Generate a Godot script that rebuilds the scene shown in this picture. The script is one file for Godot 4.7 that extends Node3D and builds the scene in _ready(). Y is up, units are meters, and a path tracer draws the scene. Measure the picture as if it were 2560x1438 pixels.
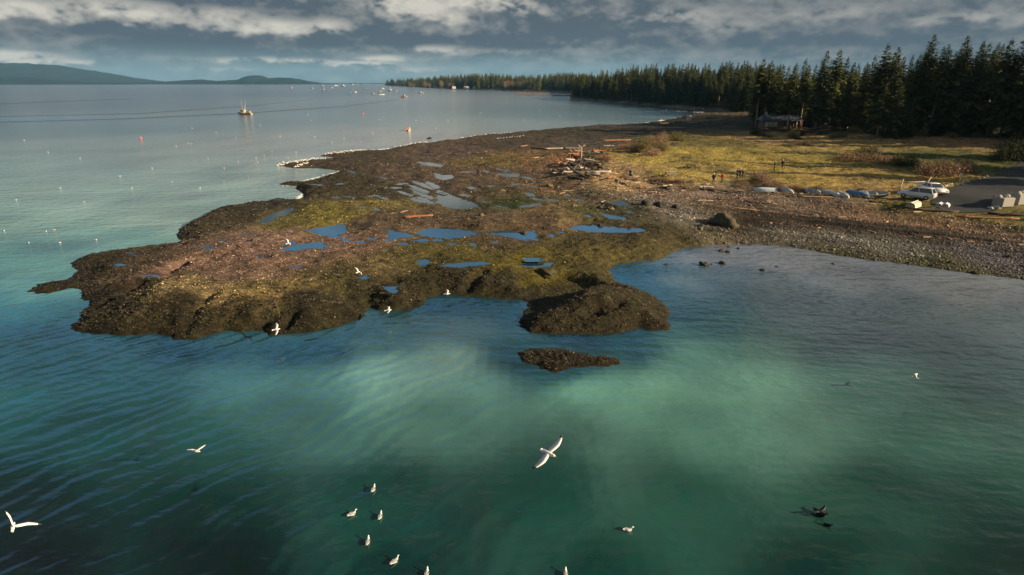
extends Node3D
# A rocky tidal shelf, a pebble bay and a conifer shore seen from a drone 18 m above low water. Units are metres, y is up.

const F := 1442.0
const CX := 1280.0
const CY := 719.0
const CAM_H := 18.0
const EXPOSURE := 2.1
var pitch := atan2(CY - 206.0, F)
var rng := RandomNumberGenerator.new()
var used := {}
var M := {}
var t0 := 0

# ------------------------------------------------------------------ fields: values on a regular ground grid
class Field:
	var x0: float
	var z0: float
	var c: float
	var nx: int
	var nz: int
	var d: PackedFloat32Array
	func _init(xa: float, za: float, xb: float, zb: float, cell: float, fill: float) -> void:
		x0 = xa; z0 = za; c = cell
		nx = int((xb - xa) / cell) + 2
		nz = int((zb - za) / cell) + 2
		d = PackedFloat32Array()
		d.resize(nx * nz)
		d.fill(fill)
	func at(x: float, z: float) -> float:
		var u := clampf((x - x0) / c, 0.0, nx - 1.001)
		var v := clampf((z - z0) / c, 0.0, nz - 1.001)
		var i := int(u)
		var j := int(v)
		u -= i
		v -= j
		var k := j * nx + i
		return lerpf(lerpf(d[k], d[k + 1], u), lerpf(d[k + nx], d[k + nx + 1], u), v)
	func near(x: float, z: float) -> float:
		var i := clampi(roundi((x - x0) / c), 0, nx - 1)
		var j := clampi(roundi((z - z0) / c), 0, nz - 1)
		return d[j * nx + i]

func gp(px: float, py: float, h := 0.0) -> Vector3:
	# the point of the ground at height h that the photograph shows at that pixel
	var x := (px - CX) / F
	var y := -(py - CY) / F
	var dy := y * cos(pitch) - sin(pitch)
	var dz := -y * sin(pitch) - cos(pitch)
	var t := (h - CAM_H) / minf(dy, -0.0005)
	return Vector3(x * t, h, dz * t)

func rise(py: float) -> float:
	var y := -(py - CY) / F
	return (y * cos(pitch) - sin(pitch)) / (y * sin(pitch) + cos(pitch))

func poly(a: Array, h := 0.0) -> PackedVector2Array:
	var p := PackedVector2Array()
	for i in range(0, a.size(), 2):
		var q := gp(a[i], a[i + 1], h)
		p.append(Vector2(q.x, q.z))
	return p

func signed(f: Field, polys: Array, reach: float, levels: Array = [], lev: Field = null) -> void:
	# signed distance to the outlines, positive inside, clamped to reach
	f.d.fill(reach * reach)
	for n in polys.size():
		var p: PackedVector2Array = polys[n]
		for k in p.size():
			var a := p[k]
			var b := p[(k + 1) % p.size()]
			var i0 := clampi(int((minf(a.x, b.x) - reach - f.x0) / f.c), 0, f.nx - 1)
			var i1 := clampi(int((maxf(a.x, b.x) + reach - f.x0) / f.c), 0, f.nx - 1)
			var j0 := clampi(int((minf(a.y, b.y) - reach - f.z0) / f.c), 0, f.nz - 1)
			var j1 := clampi(int((maxf(a.y, b.y) + reach - f.z0) / f.c), 0, f.nz - 1)
			var ab := b - a
			var l2 := maxf(ab.length_squared(), 1e-9)
			for j in range(j0, j1 + 1):
				var qz := f.z0 + j * f.c - a.y
				for i in range(i0, i1 + 1):
					var qx := f.x0 + i * f.c - a.x
					var t := clampf((qx * ab.x + qz * ab.y) / l2, 0.0, 1.0)
					var ex := qx - ab.x * t
					var ez := qz - ab.y * t
					var e := ex * ex + ez * ez
					if e < f.d[j * f.nx + i]:
						f.d[j * f.nx + i] = e
						if lev:
							lev.d[j * f.nx + i] = levels[n]
	for j in f.nz:
		var z := f.z0 + j * f.c
		var xs: Array[float] = []
		for p: PackedVector2Array in polys:
			for k in p.size():
				var a := p[k]
				var b := p[(k + 1) % p.size()]
				if (a.y > z) != (b.y > z):
					xs.append(a.x + (z - a.y) / (b.y - a.y) * (b.x - a.x))
		xs.sort()
		var s := 0
		var inside := false
		for i in f.nx:
			var x := f.x0 + i * f.c
			while s < xs.size() and xs[s] <= x:
				inside = not inside
				s += 1
			var v := sqrt(f.d[j * f.nx + i])
			f.d[j * f.nx + i] = v if inside else -v

func noise(freq: float, seed_: int, octaves := 3, kind := FastNoiseLite.TYPE_SIMPLEX_SMOOTH) -> FastNoiseLite:
	var n := FastNoiseLite.new()
	n.noise_type = kind
	n.seed = seed_
	n.frequency = freq
	n.fractal_type = FastNoiseLite.FRACTAL_FBM
	n.fractal_octaves = octaves
	return n

func ss(a: float, b: float, x: float) -> float:
	return smoothstep(a, b, x)

# ------------------------------------------------------------------ things, parts, meshes
func numbered(called: String) -> String:
	var n: int = used.get(called, 0)
	used[called] = n + 1
	return called if n == 0 else "%s_%03d" % [called, n]

func tag(o: Node, label := "", category := "", group := "", kind := "") -> Node:
	if label: o.set_meta("label", label)
	if category: o.set_meta("category", category)
	if group: o.set_meta("group", group)
	if kind: o.set_meta("kind", kind)
	return o

func thing(called: String, at := Vector3.ZERO, turn := 0.0) -> Node3D:
	var o := Node3D.new()
	o.name = numbered(called)
	add_child(o)
	o.position = at
	o.rotation.y = turn
	return o

func part(called: String, mesh: Mesh, mat: Material, parent: Node) -> MeshInstance3D:
	var o := MeshInstance3D.new()
	o.name = called
	o.mesh = mesh
	o.material_override = mat
	parent.add_child(o, true)
	return o

func one(called: String, mesh: Mesh, mat: Material, at := Vector3.ZERO, turn := 0.0) -> MeshInstance3D:
	var o := MeshInstance3D.new()
	o.name = numbered(called)
	o.mesh = mesh
	o.material_override = mat
	add_child(o)
	o.position = at
	o.rotation.y = turn
	return o

func again(src: Node3D, called: String, at: Vector3, turn: float, size := 1.0) -> Node3D:
	var o: Node3D = src.duplicate()
	o.name = numbered(called)
	add_child(o)
	o.position = at
	o.rotation = Vector3(0, turn, 0)
	o.scale = Vector3.ONE * size
	return o

func stuff(called: String, mesh: Mesh, mat: Material, places: Array, colors: Array, label: String, category: String) -> void:
	var mm := MultiMesh.new()
	mm.transform_format = MultiMesh.TRANSFORM_3D
	mm.use_colors = true
	mm.mesh = mesh
	mm.instance_count = places.size()
	for i in places.size():
		mm.set_instance_transform(i, places[i])
		mm.set_instance_color(i, colors[i])
	var o := MultiMeshInstance3D.new()
	o.name = numbered(called)
	o.multimesh = mm
	o.material_override = mat
	add_child(o)
	tag(o, label, category, "", "stuff")

func begin(flat := false) -> SurfaceTool:
	var st := SurfaceTool.new()
	st.begin(Mesh.PRIMITIVE_TRIANGLES)
	st.set_smooth_group(-1 if flat else 0)
	st.set_color(Color.WHITE)
	return st

func done(st: SurfaceTool) -> ArrayMesh:
	st.generate_normals()
	return st.commit()

func tri(st: SurfaceTool, a: Vector3, b: Vector3, c: Vector3) -> void:
	st.add_vertex(a); st.add_vertex(b); st.add_vertex(c)

func quad(st: SurfaceTool, a: Vector3, b: Vector3, c: Vector3, d: Vector3) -> void:
	tri(st, a, b, c)
	tri(st, a, c, d)

func box(st: SurfaceTool, at: Vector3, size: Vector3, basis := Basis.IDENTITY, bevel := 0.0) -> void:
	# a box, its upright and lying edges cut by bevel
	var h := size / 2
	var b := minf(bevel, minf(h.x, minf(h.y, h.z)) * 0.6)
	var levels := [[-h.y, b], [-h.y + b, 0.0], [h.y - b, 0.0], [h.y, b]] if b > 0 else [[-h.y, 0.0], [h.y, 0.0]]
	var rings := []
	for l in levels:
		var r := []
		var x: float = h.x - l[1]
		var z: float = h.z - l[1]
		if b > 0:
			for p in [[-x + b, -z], [x - b, -z], [x, -z + b], [x, z - b], [x - b, z], [-x + b, z], [-x, z - b], [-x, -z + b]]:
				r.append(at + basis * Vector3(p[0], l[0], p[1]))
		else:
			for p in [[-x, -z], [x, -z], [x, z], [-x, z]]:
				r.append(at + basis * Vector3(p[0], l[0], p[1]))
		rings.append(r)
	loft(st, rings, true)

func loft(st: SurfaceTool, rings: Array, caps := false, closed := true) -> void:
	for k in rings.size() - 1:
		var a: Array = rings[k]
		var b: Array = rings[k + 1]
		for i in (a.size() if closed else a.size() - 1):
			var j := (i + 1) % a.size()
			quad(st, a[i], a[j], b[j], b[i])
	if caps:
		for e in [0, rings.size() - 1]:
			var r: Array = rings[e]
			var m := Vector3.ZERO
			for p: Vector3 in r: m += p / r.size()
			for i in r.size():
				if e == 0: tri(st, m, r[(i + 1) % r.size()], r[i])
				else: tri(st, m, r[i], r[(i + 1) % r.size()])

func tube(st: SurfaceTool, pts: Array, radii: Array, sides := 7, wob := 0.0) -> void:
	var rings := []
	for k in pts.size():
		var t: Vector3 = ((pts[mini(k + 1, pts.size() - 1)] as Vector3) - (pts[maxi(k - 1, 0)] as Vector3)).normalized()
		var u := t.cross(Vector3.RIGHT if absf(t.x) < 0.8 else Vector3.UP).normalized()
		var v := t.cross(u)
		var r := []
		for i in sides:
			var a := TAU * i / sides
			r.append(pts[k] + (u * cos(a) + v * sin(a)) * radii[k] * (1.0 + wob * rng.randf_range(-1, 1)))
		rings.append(r)
	loft(st, rings, true)

func ball(st: SurfaceTool, at: Vector3, size: Vector3, basis := Basis.IDENTITY, nu := 10, nv := 7, lump: FastNoiseLite = null, amt := 0.0) -> void:
	var rings := []
	for j in nv + 1:
		var p := PI * clampf(float(j) / nv, 0.02, 0.98)
		var r := []
		for i in nu:
			var a := TAU * i / nu
			var v := Vector3(sin(p) * cos(a), -cos(p), sin(p) * sin(a))
			var k := 1.0 + (lump.get_noise_3dv(v * 1.3) * amt if lump else 0.0)
			r.append(at + basis * (v * size * k))
		rings.append(r)
	loft(st, rings, true)

func mat(c: Color, rough := 0.8, metal := 0.0, spec := 0.5) -> StandardMaterial3D:
	var m := StandardMaterial3D.new()
	m.albedo_color = c.linear_to_srgb()
	m.roughness = rough
	m.metallic = metal
	m.metallic_specular = spec
	return m

func vmat(rough := 0.85, spec := 0.4) -> StandardMaterial3D:
	var m := mat(Color.WHITE, rough, 0.0, spec)
	m.vertex_color_use_as_albedo = true
	return m

func grain(freq: float, seed_: int, lo: float, hi: float, size := 512) -> ImageTexture:
	# mottled grey, seamless
	var n := noise(freq, seed_, 5)
	var im := n.get_seamless_image(size, size)
	im.convert(Image.FORMAT_RGB8)
	for y in size:
		for x in size:
			var v := lerpf(lo, hi, im.get_pixel(x, y).r)
			im.set_pixel(x, y, Color(v, v, v))
	return ImageTexture.create_from_image(im)

func bumps(freq: float, seed_: int, strength: float, size := 512) -> ImageTexture:
	var im := noise(freq, seed_, 5).get_seamless_image(size, size)
	im.convert(Image.FORMAT_RGBA8)
	im.bump_map_to_normal_map(strength)
	return ImageTexture.create_from_image(im)

func stage(s: String) -> void:
	print(s, " ", Time.get_ticks_msec() - t0, " ms")

func _ready() -> void:
	t0 = Time.get_ticks_msec()
	rng.seed = 7
	camera_and_light()
	stage("sky")
	materials()
	ground_fields()
	stage("fields")
	ground()
	stage("ground")
	water()
	pools()
	stage("water")
	far_land()
	stage("far land")
	trees()
	stage("trees")
	shelf_details()
	stage("details")
	beach_things()
	field_things()
	people()
	stage("people")
	sea_things()
	birds()
	stage("birds")

# ------------------------------------------------------------------ camera, sky, sun
func camera_and_light() -> void:
	var cam := Camera3D.new()
	cam.name = "camera"
	cam.position = Vector3(0, CAM_H, 0)
	cam.rotation = Vector3(-pitch, 0, 0)
	cam.fov = rad_to_deg(2 * atan(CY / F))
	cam.near = 0.5
	cam.far = 40000
	add_child(cam)
	var sun := DirectionalLight3D.new()
	sun.name = "sun"
	sun.light_energy = 1.6
	sun.light_color = Color(1.0, 0.9, 0.75)
	sun.light_angular_distance = 0.5
	sun.shadow_enabled = true
	add_child(sun)
	var el := deg_to_rad(20.0)
	var az := deg_to_rad(20.0)
	sun.look_at_from_position(Vector3.ZERO, Vector3(-cos(el) * cos(az), -sin(el), -cos(el) * sin(az)))
	var env := Environment.new()
	env.background_mode = Environment.BG_SKY
	env.tonemap_mode = Environment.TONE_MAPPER_LINEAR
	env.tonemap_exposure = EXPOSURE
	env.sdfgi_enabled = true
	env.ssao_enabled = true
	env.ssil_enabled = true
	env.fog_enabled = true
	env.fog_density = 0.000035
	env.fog_light_color = Color(0.5, 0.76, 0.95)
	var sky := Sky.new()
	var pm := PanoramaSkyMaterial.new()
	pm.panorama = ImageTexture.create_from_image(sky_image())
	sky.sky_material = pm
	env.sky = sky
	var we := WorldEnvironment.new()
	we.environment = env
	add_child(we)

func sky_dir(px: float, py: float) -> Vector2:
	var x := (px - CX) / F
	var y := -(py - CY) / F
	var dy := y * cos(pitch) - sin(pitch)
	var dz := y * sin(pitch) + cos(pitch)
	return Vector2(rad_to_deg(atan2(x, dz)), rad_to_deg(atan2(dy, sqrt(x * x + dz * dz))))

func sky_image() -> Image:
	# bands of broken winter cloud; azimuth 0 is straight ahead, x of the picture in degrees
	var W := 4096
	var H := 2048
	var low := noise(0.2, 3, 4)
	var fine := noise(0.75, 5, 5)
	var wide := noise(0.05, 11, 3)
	# cloud masses: px, py, half width, half height, brightness (negative: dark base)
	var masses := [
		[50, 22, 110, 30, 1.0], [300, 20, 190, 26, 0.75], [390, 50, 120, 22, 0.55], [620, 62, 150, 30, 0.7], [760, 72, 110, 24, 0.62], [840, 62, 60, 20, 0.5],
		[1050, 14, 130, 46, 1.05], [1240, 6, 110, 24, 0.85], [1150, 45, 60, 22, 0.5], [560, 32, 90, 20, 0.45], [170, 40, 70, 20, 0.5],
		[450, 112, 190, 28, -1.0], [250, 72, 120, 20, -0.5], [540, 130, 130, 18, -0.9], [960, 100, 150, 22, -0.55], [1180, 100, 160, 26, -0.5], [800, 108, 120, 16, -0.35],
		[620, 8, 300, 16, -0.35],
		[90, 146, 120, 18, 0.95], [210, 158, 60, 10, 0.8], [20, 132, 80, 14, 0.7], [660, 150, 190, 10, 0.75], [960, 146, 70, 10, 1.0], [930, 160, 100, 7, 0.85], [800, 158, 180, 8, 0.7], [1000, 172, 140, 9, 0.6], [1090, 120, 90, 10, 0.5], [560, 172, 200, 8, 0.4],
		[1330, 28, 60, 20, 0.5], [1700, 36, 160, 26, 0.42], [1840, 60, 120, 20, 0.25], [2090, 30, 190, 26, 0.3], [2380, 46, 130, 18, 0.42], [2520, 40, 160, 40, 0.3],
		[1500, 76, 200, 40, -0.35], [1760, 108, 260, 22, -0.35], [1330, 118, 90, 10, -0.4], [2160, 100, 330, 22, -0.35], [2100, 142, 160, 8, 0.2], [1450, 150, 240, 20, 0.02],
		[1240, 130, 200, 12, 0.2], [1080, -70, 260, 60, 0.9], [300, -60, 260, 40, 0.7], [700, -90, 200, 40, 0.6], [1420, -60, 160, 30, 0.5], [-150, 20, 160, 40, 0.6], [900, -150, 420, 50, 0.8], [300, -130, 300, 40, 0.6], [1350, -130, 200, 40, 0.6]]
	var at := []
	for m in masses:
		var c := sky_dir(m[0], m[1])
		var e := sky_dir(m[0] + m[2], m[1])
		var t := sky_dir(m[0], m[1] - m[3])
		at.append([c.x, c.y, maxf(absf(e.x - c.x), 0.3), maxf(absf(t.y - c.y), 0.15), m[4]])
	var dark := Vector3(0.085, 0.112, 0.142)
	var white := Vector3(0.6, 0.57, 0.5)
	var haze := Vector3(0.25, 0.345, 0.37)
	var blue := Vector3(0.2, 0.43, 0.72)
	# the band near the horizon ahead, pixel by pixel
	var big := Image.create(512, 256, false, Image.FORMAT_RGBF)
	for y in 256:
		var el := 90.0 - (y + 0.5) / 256 * 180
		for x in 512:
			var az := (x + 0.5) / 512 * 360 - 180
			big.set_pixel(x, y, sky_at(az, maxf(el, 0.0), low, fine, wide, [], dark, white, haze, blue))
	big.resize(W, H, Image.INTERPOLATE_CUBIC)
	var x0 := int(W * (180 - 52) / 360.0)
	var x1 := int(W * (180 + 52) / 360.0)
	var y0 := int(H * (90 - 14) / 180.0)
	var y1 := int(H * 0.5) + 2
	for y in range(y0, y1):
		var el := 90.0 - (y + 0.5) / H * 180
		for x in range(x0, x1):
			var az := (x + 0.5) / W * 360 - 180
			var c := sky_at(az, maxf(el, 0.0), low, fine, wide, at, dark, white, haze, blue)
			var edge := ss(52, 45, absf(az)) * ss(14, 10, el)
			big.set_pixel(x, y, big.get_pixel(x, y).lerp(c, edge))
	# a panorama's first column looks straight ahead
	var turned := Image.create(W, H, false, Image.FORMAT_RGBF)
	turned.blit_rect(big, Rect2i(W / 2, 0, W / 2, H), Vector2i.ZERO)
	turned.blit_rect(big, Rect2i(0, 0, W / 2, H), Vector2i(W / 2, 0))
	return turned

func sky_at(az: float, el: float, low: FastNoiseLite, fine: FastNoiseLite, wide: FastNoiseLite, masses: Array, dark: Vector3, white: Vector3, haze: Vector3, blue: Vector3) -> Color:
	var a := deg_to_rad(az)
	# clouds flatten towards the horizon
	var sx := 30.0 * sin(a)
	var sz := 30.0 * cos(a)
	var v := el * 1.1 / (1.0 + el * 0.02)
	var n := low.get_noise_3d(sx, sz, v)
	var f := fine.get_noise_3d(sx, sz, v * 1.3)
	var w := wide.get_noise_3d(sx, sz, v * 0.6)
	f += 0.4 * fine.get_noise_3d(sx * 3.3 + 40.0, sz * 3.3, v * 4.5)
	var lit := 0.0
	if masses.size():
		var puff := 0.0
		var base := 0.0
		var px := az + 0.9 * n + 0.7 * f
		var py := el + 0.3 * f + 0.15 * n
		for m in masses:
			var dx: float = (px - m[0]) / m[2]
			if dx > 1.5 or dx < -1.5: continue
			var dy: float = (py - m[1]) / m[3]
			if dy > 1.5 or dy < -1.5: continue
			# flat dark base, rounded bright crown
			var q := sqrt(dx * dx + dy * dy * (1.5 if dy < 0 else 0.9))
			var k := 1.0 - ss(0.15, 1.35, q)
			if m[4] > 0: puff += m[4] * k
			else: base -= m[4] * k
		lit = 0.14 + 0.26 * n + 0.3 * f + 0.15 * w
		lit += puff * ss(-0.55, 0.3, f + 0.6 * n + puff * 0.5) * (0.85 + 0.4 * f) - base * 0.4
	else:
		lit = 0.14 + 0.6 * ss(0.0, 0.5, n + 0.45 * f + w * 0.4 - 0.1) + 0.15 * f
	lit = clampf(lit, 0.0, 1.05)
	# the light on the clouds is browner and weaker towards the right
	var c := dark.lerp(white.lerp(Vector3(0.44, 0.42, 0.385), ss(-2.0, 30.0, az) * ss(70.0, 50.0, az)), lit)
	# clearer teal air low down ahead and to the left, under the cloud bases
	var teal := ss(3.4, 0.8, el) * ss(30.0, 2.0, az) * (1.0 - 0.85 * lit)
	c = c.lerp(haze * (1.0 + 0.25 * f), teal * 0.8)
	# broken blue above the picture ahead, which the pools mirror
	var open := ss(11.0, 14.0, el + 2 * n + 3 * w) * ss(31.0, 21.0, el + 6 * w) * ss(47, 33, absf(az + 18) + 10 * n)
	c = c.lerp(blue * (1.0 + 0.25 * n), clampf(open, 0, 1) * 0.92)
	# paler cloud over the right-hand bay
	var pale := ss(9.0, 13.0, el) * ss(34, 20, el) * ss(24, 8, absf(az - 38) - 6 * n)
	c = c.lerp(Vector3(0.42, 0.43, 0.45) * (1.0 + 0.5 * n), clampf(pale, 0, 1))
	# thin grey cover overhead
	var top := ss(30, 60, el)
	c = c.lerp(Vector3(0.19, 0.235, 0.27) * (1.0 + 0.6 * n), top * 0.8)
	c /= EXPOSURE
	return Color(c.x, c.y, c.z)

# ------------------------------------------------------------------ materials
func materials() -> void:
	var g := vmat(0.9, 0.3)
	g.albedo_texture = grain(0.03, 21, 0.3, 1.05)
	g.uv1_triplanar = true
	g.uv1_world_triplanar = true
	g.uv1_scale = Vector3.ONE * 0.31
	g.normal_enabled = true
	g.normal_texture = bumps(0.025, 22, 7.0)
	g.normal_scale = 1.0
	M.ground = g
	var w := vmat(0.13, 0.5)
	var a := noise(0.012, 31, 5).get_seamless_image(320, 1024)
	a.resize(1024, 1024, Image.INTERPOLATE_CUBIC)
	var b := noise(0.02, 32, 4).get_seamless_image(700, 1024)
	b.resize(1024, 1024, Image.INTERPOLATE_CUBIC)
	a.convert(Image.FORMAT_RGBA8)
	b.convert(Image.FORMAT_RGBA8)
	for y in 1024:
		for x in 1024:
			var v := a.get_pixel(x, y).r * 0.6 + b.get_pixel(x, y).r * 0.4
			a.set_pixel(x, y, Color(v, v, v))
	a.bump_map_to_normal_map(9.0)
	w.normal_enabled = true
	w.normal_texture = ImageTexture.create_from_image(a)
	w.normal_scale = 0.85
	w.uv1_triplanar = true
	w.uv1_world_triplanar = true
	w.uv1_scale = Vector3.ONE * 0.042
	M.water = w
	var p := mat(Color(0.012, 0.04, 0.06), 0.03, 0.0, 1.0)
	p.normal_enabled = true
	p.normal_texture = w.normal_texture
	p.normal_scale = 0.04
	p.uv1_triplanar = true
	p.uv1_world_triplanar = true
	p.uv1_scale = Vector3.ONE * 0.1
	M.pool = p
	M.stone = vmat(0.85, 0.35)
	M.weed = vmat(0.6, 0.45)
	M.leaf = vmat(0.8, 0.25)
	M.leaf.backlight = Color(0.3, 0.34, 0.12)
	M.bark = vmat(0.95, 0.2)
	M.bird = vmat(0.7, 0.3)
	M.cloth = vmat(0.9, 0.2)
	M.foam = mat(Color(0.75, 0.77, 0.76), 0.8)
	M.glass = mat(Color(0.02, 0.03, 0.035), 0.05, 0.0, 0.6)
	M.tyre = mat(Color(0.02, 0.02, 0.02), 0.85)
	M.rim = mat(Color(0.45, 0.46, 0.48), 0.35, 0.7)
	M.white = mat(Color(0.68, 0.69, 0.69), 0.35)
	M.red = mat(Color(0.55, 0.06, 0.035), 0.5)
	M.pink = mat(Color(0.7, 0.1, 0.13), 0.5)
	M.orange = mat(Color(0.6, 0.17, 0.05), 0.6)
	M.black = mat(Color(0.02, 0.02, 0.022), 0.6)
	M.steel = mat(Color(0.4, 0.4, 0.4), 0.45, 0.6)
	for k in [["grey", Color(0.3, 0.27, 0.24)], ["tan", Color(0.42, 0.29, 0.19)], ["rust", Color(0.42, 0.17, 0.08)], ["pale", Color(0.55, 0.46, 0.36)], ["dark", Color(0.09, 0.07, 0.055)]]:
		var l := mat(k[1], 0.9)
		l.albedo_texture = grain(0.03, 41, 0.6, 1.0, 256)
		l.uv1_triplanar = true
		l.uv1_scale = Vector3(0.4, 2.5, 2.5)
		M["log_" + k[0]] = l

# ------------------------------------------------------------------ the lie of the land
var coast_px := [1775, 284, 1700, 300, 1640, 312, 1560, 320, 1480, 322, 1400, 328, 1330, 333, 1280, 338, 1200, 344, 1150, 350, 1100, 357, 1060, 362, 1020, 366, 985, 372, 960, 377, 900, 378, 850, 381, 820, 385, 800, 390,
	835, 394, 800, 400, 740, 405, 690, 411, 715, 418, 740, 421, 790, 421, 830, 424, 850, 429, 820, 440, 790, 449, 760, 457, 735, 456, 690, 460, 720, 464, 745, 465, 738, 472, 752, 480, 760, 491, 755, 500, 735, 508, 710, 512, 650, 513, 600, 519, 550, 525, 530, 530, 500, 545, 470, 560, 450, 573, 442, 588, 446, 599, 472, 604, 455, 609,
	440, 612, 400, 616, 350, 620, 300, 628, 250, 635, 220, 640, 195, 648, 178, 657, 182, 668, 190, 678, 178, 690, 165, 700, 120, 705, 90, 712, 65, 730, 95, 735, 130, 733, 165, 722, 195, 722, 205, 735, 200, 748, 222, 753, 225, 762, 205, 775, 195, 786, 205, 800, 180, 810, 175, 822, 200, 830, 240, 835, 290, 838, 340, 838, 390, 835, 420, 842, 445, 852, 480, 850, 520, 840, 560, 828, 600, 832, 640, 826,
	672, 818, 656, 827, 662, 837, 700, 839, 760, 834, 820, 824, 860, 812, 900, 798, 915, 788, 905, 776, 925, 770, 950, 776, 990, 776, 1030, 775, 1050, 768, 1060, 752, 1080, 742, 1100, 738, 1150, 740, 1200, 742, 1260, 748, 1310, 752, 1320, 760, 1305, 785, 1298, 800, 1305, 820, 1320, 832, 1370, 836, 1430, 836, 1490, 838, 1530, 836, 1560, 830, 1600, 822, 1640, 826, 1670, 826, 1680, 815, 1660, 800, 1680, 785, 1670, 770, 1640, 745, 1600, 730, 1560, 718,
	1535, 700, 1522, 680, 1530, 665, 1560, 658, 1600, 652, 1640, 650, 1660, 645, 1680, 630, 1720, 618, 1760, 615, 1790, 612, 1840, 610, 1900, 612, 1960, 616, 2020, 625, 2100, 640, 2180, 650, 2260, 660, 2340, 672, 2420, 682, 2500, 692, 2600, 705, 2800, 730, 3600, 800, 5200, 700, 5200, 330, 2600, 262, 2000, 265]
var islet_px := [1287, 885, 1310, 875, 1350, 870, 1400, 872, 1440, 880, 1490, 890, 1530, 893, 1552, 903, 1545, 912, 1500, 918, 1460, 916, 1420, 920, 1405, 932, 1375, 930, 1345, 918, 1310, 908]
var grass_px := [1505, 366, 1530, 400, 1522, 425, 1545, 445, 1580, 456, 1640, 462, 1700, 464, 1760, 467, 1850, 471, 1890, 473, 1960, 479, 2020, 479, 2100, 482, 2180, 486, 2230, 500, 2240, 514, 2300, 524, 2360, 518, 2400, 520, 2450, 527, 2500, 537, 2600, 552, 3400, 640, 3800, 300, 2600, 262, 2000, 280, 1860, 330, 1760, 342, 1690, 345, 1600, 352, 1540, 358]
var beach_px := [1540, 500, 1500, 482, 1560, 468, 1700, 466, 1850, 472, 2020, 482, 2180, 488, 2240, 515, 2360, 520, 2450, 529, 2600, 555, 3600, 650, 3600, 900, 2600, 720, 2300, 675, 2000, 632, 1850, 618, 1760, 620, 1735, 600, 1760, 565, 1690, 535, 1620, 520]
var road_px := [2352, 512, 2330, 494, 2345, 474, 2400, 463, 2460, 451, 2500, 437, 2560, 412, 2680, 372, 2900, 372, 2700, 440, 2560, 490, 2515, 508, 2470, 517, 2400, 515]
# px, py, height
var heights := [[110, 720, 0.4], [230, 660, 0.7], [250, 740, 0.7], [330, 680, 1.1], [480, 640, 1.3], [480, 720, 1.7], [640, 738, 1.7], [760, 705, 1.6], [620, 600, 1.3], [540, 560, 1.2], [700, 540, 1.3], [800, 520, 1.6], [900, 520, 1.7], [820, 580, 1.3], [760, 615, 1.3], [880, 690, 1.5], [1000, 640, 1.4], [1120, 585, 1.25], [1280, 585, 1.2], [1010, 560, 1.6], [1130, 545, 1.8], [1390, 520, 2.1], [1250, 540, 1.9], [1500, 572, 1.2], [1320, 640, 1.3], [1450, 630, 1.5], [1600, 610, 1.7], [1660, 585, 1.7], [1700, 610, 1.0], [1100, 690, 1.3], [1200, 700, 1.6], [1000, 740, 1.0], [1270, 690, 1.4], [1060, 660, 0.9], [1350, 662, 0.9],
	[1490, 722, 2.0], [1465, 703, 2.1], [1540, 740, 1.7], [1395, 728, 0.4], [1345, 722, 0.5], [1365, 768, 1.0], [1425, 762, 1.3], [1400, 800, 1.1], [1500, 790, 1.3], [1580, 770, 1.3], [1640, 790, 0.8], [1420, 895, 0.7], [1520, 903, 0.4], [1330, 890, 0.6], [1090, 490, 1.1], [1160, 510, 1.0], [950, 470, 1.0], [850, 450, 0.9], [740, 412, 0.35], [840, 386, 0.35], [800, 410, 0.5], [950, 400, 1.0], [1100, 430, 1.2], [1280, 440, 1.5], [1070, 400, 1.3], [1000, 380, 0.8], [1200, 360, 1.0], [1300, 380, 1.6], [1400, 400, 2.1], [1400, 345, 1.4], [1550, 335, 1.6], [1480, 400, 2.9], [1490, 440, 2.9], [1350, 480, 1.7], [1500, 480, 2.0], [1450, 510, 1.5], [1600, 490, 1.9],
	[1560, 400, 3.2], [1700, 440, 3.2], [1800, 400, 3.5], [2000, 440, 3.3], [2000, 380, 3.8], [2200, 440, 3.4], [2300, 390, 4.0], [2500, 380, 4.4], [1650, 365, 3.3], [1750, 340, 3.0], [1900, 325, 3.8], [2200, 335, 4.6], [2500, 345, 4.8], [1700, 315, 1.8], [1800, 290, 2.5], [2200, 290, 7.0], [2600, 300, 8.0], [1900, 480, 2.5], [1700, 478, 2.3], [2100, 494, 2.5], [2300, 520, 2.5], [2500, 545, 2.3], [2450, 490, 3.1], [2560, 460, 3.4], [1750, 515, 1.6], [1900, 530, 1.5], [2100, 545, 1.5], [2300, 570, 1.4], [2500, 590, 1.3], [1900, 570, 0.8], [2100, 590, 0.8], [2300, 620, 0.7], [2500, 650, 0.6], [1800, 580, 0.9], [1900, 600, 0.3], [2100, 627, 0.25], [2300, 655, 0.25], [2500, 683, 0.2], [3000, 560, 3.0], [3000, 700, 0.8], [3300, 450, 4.5], [3600, 600, 3.0]]
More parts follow.
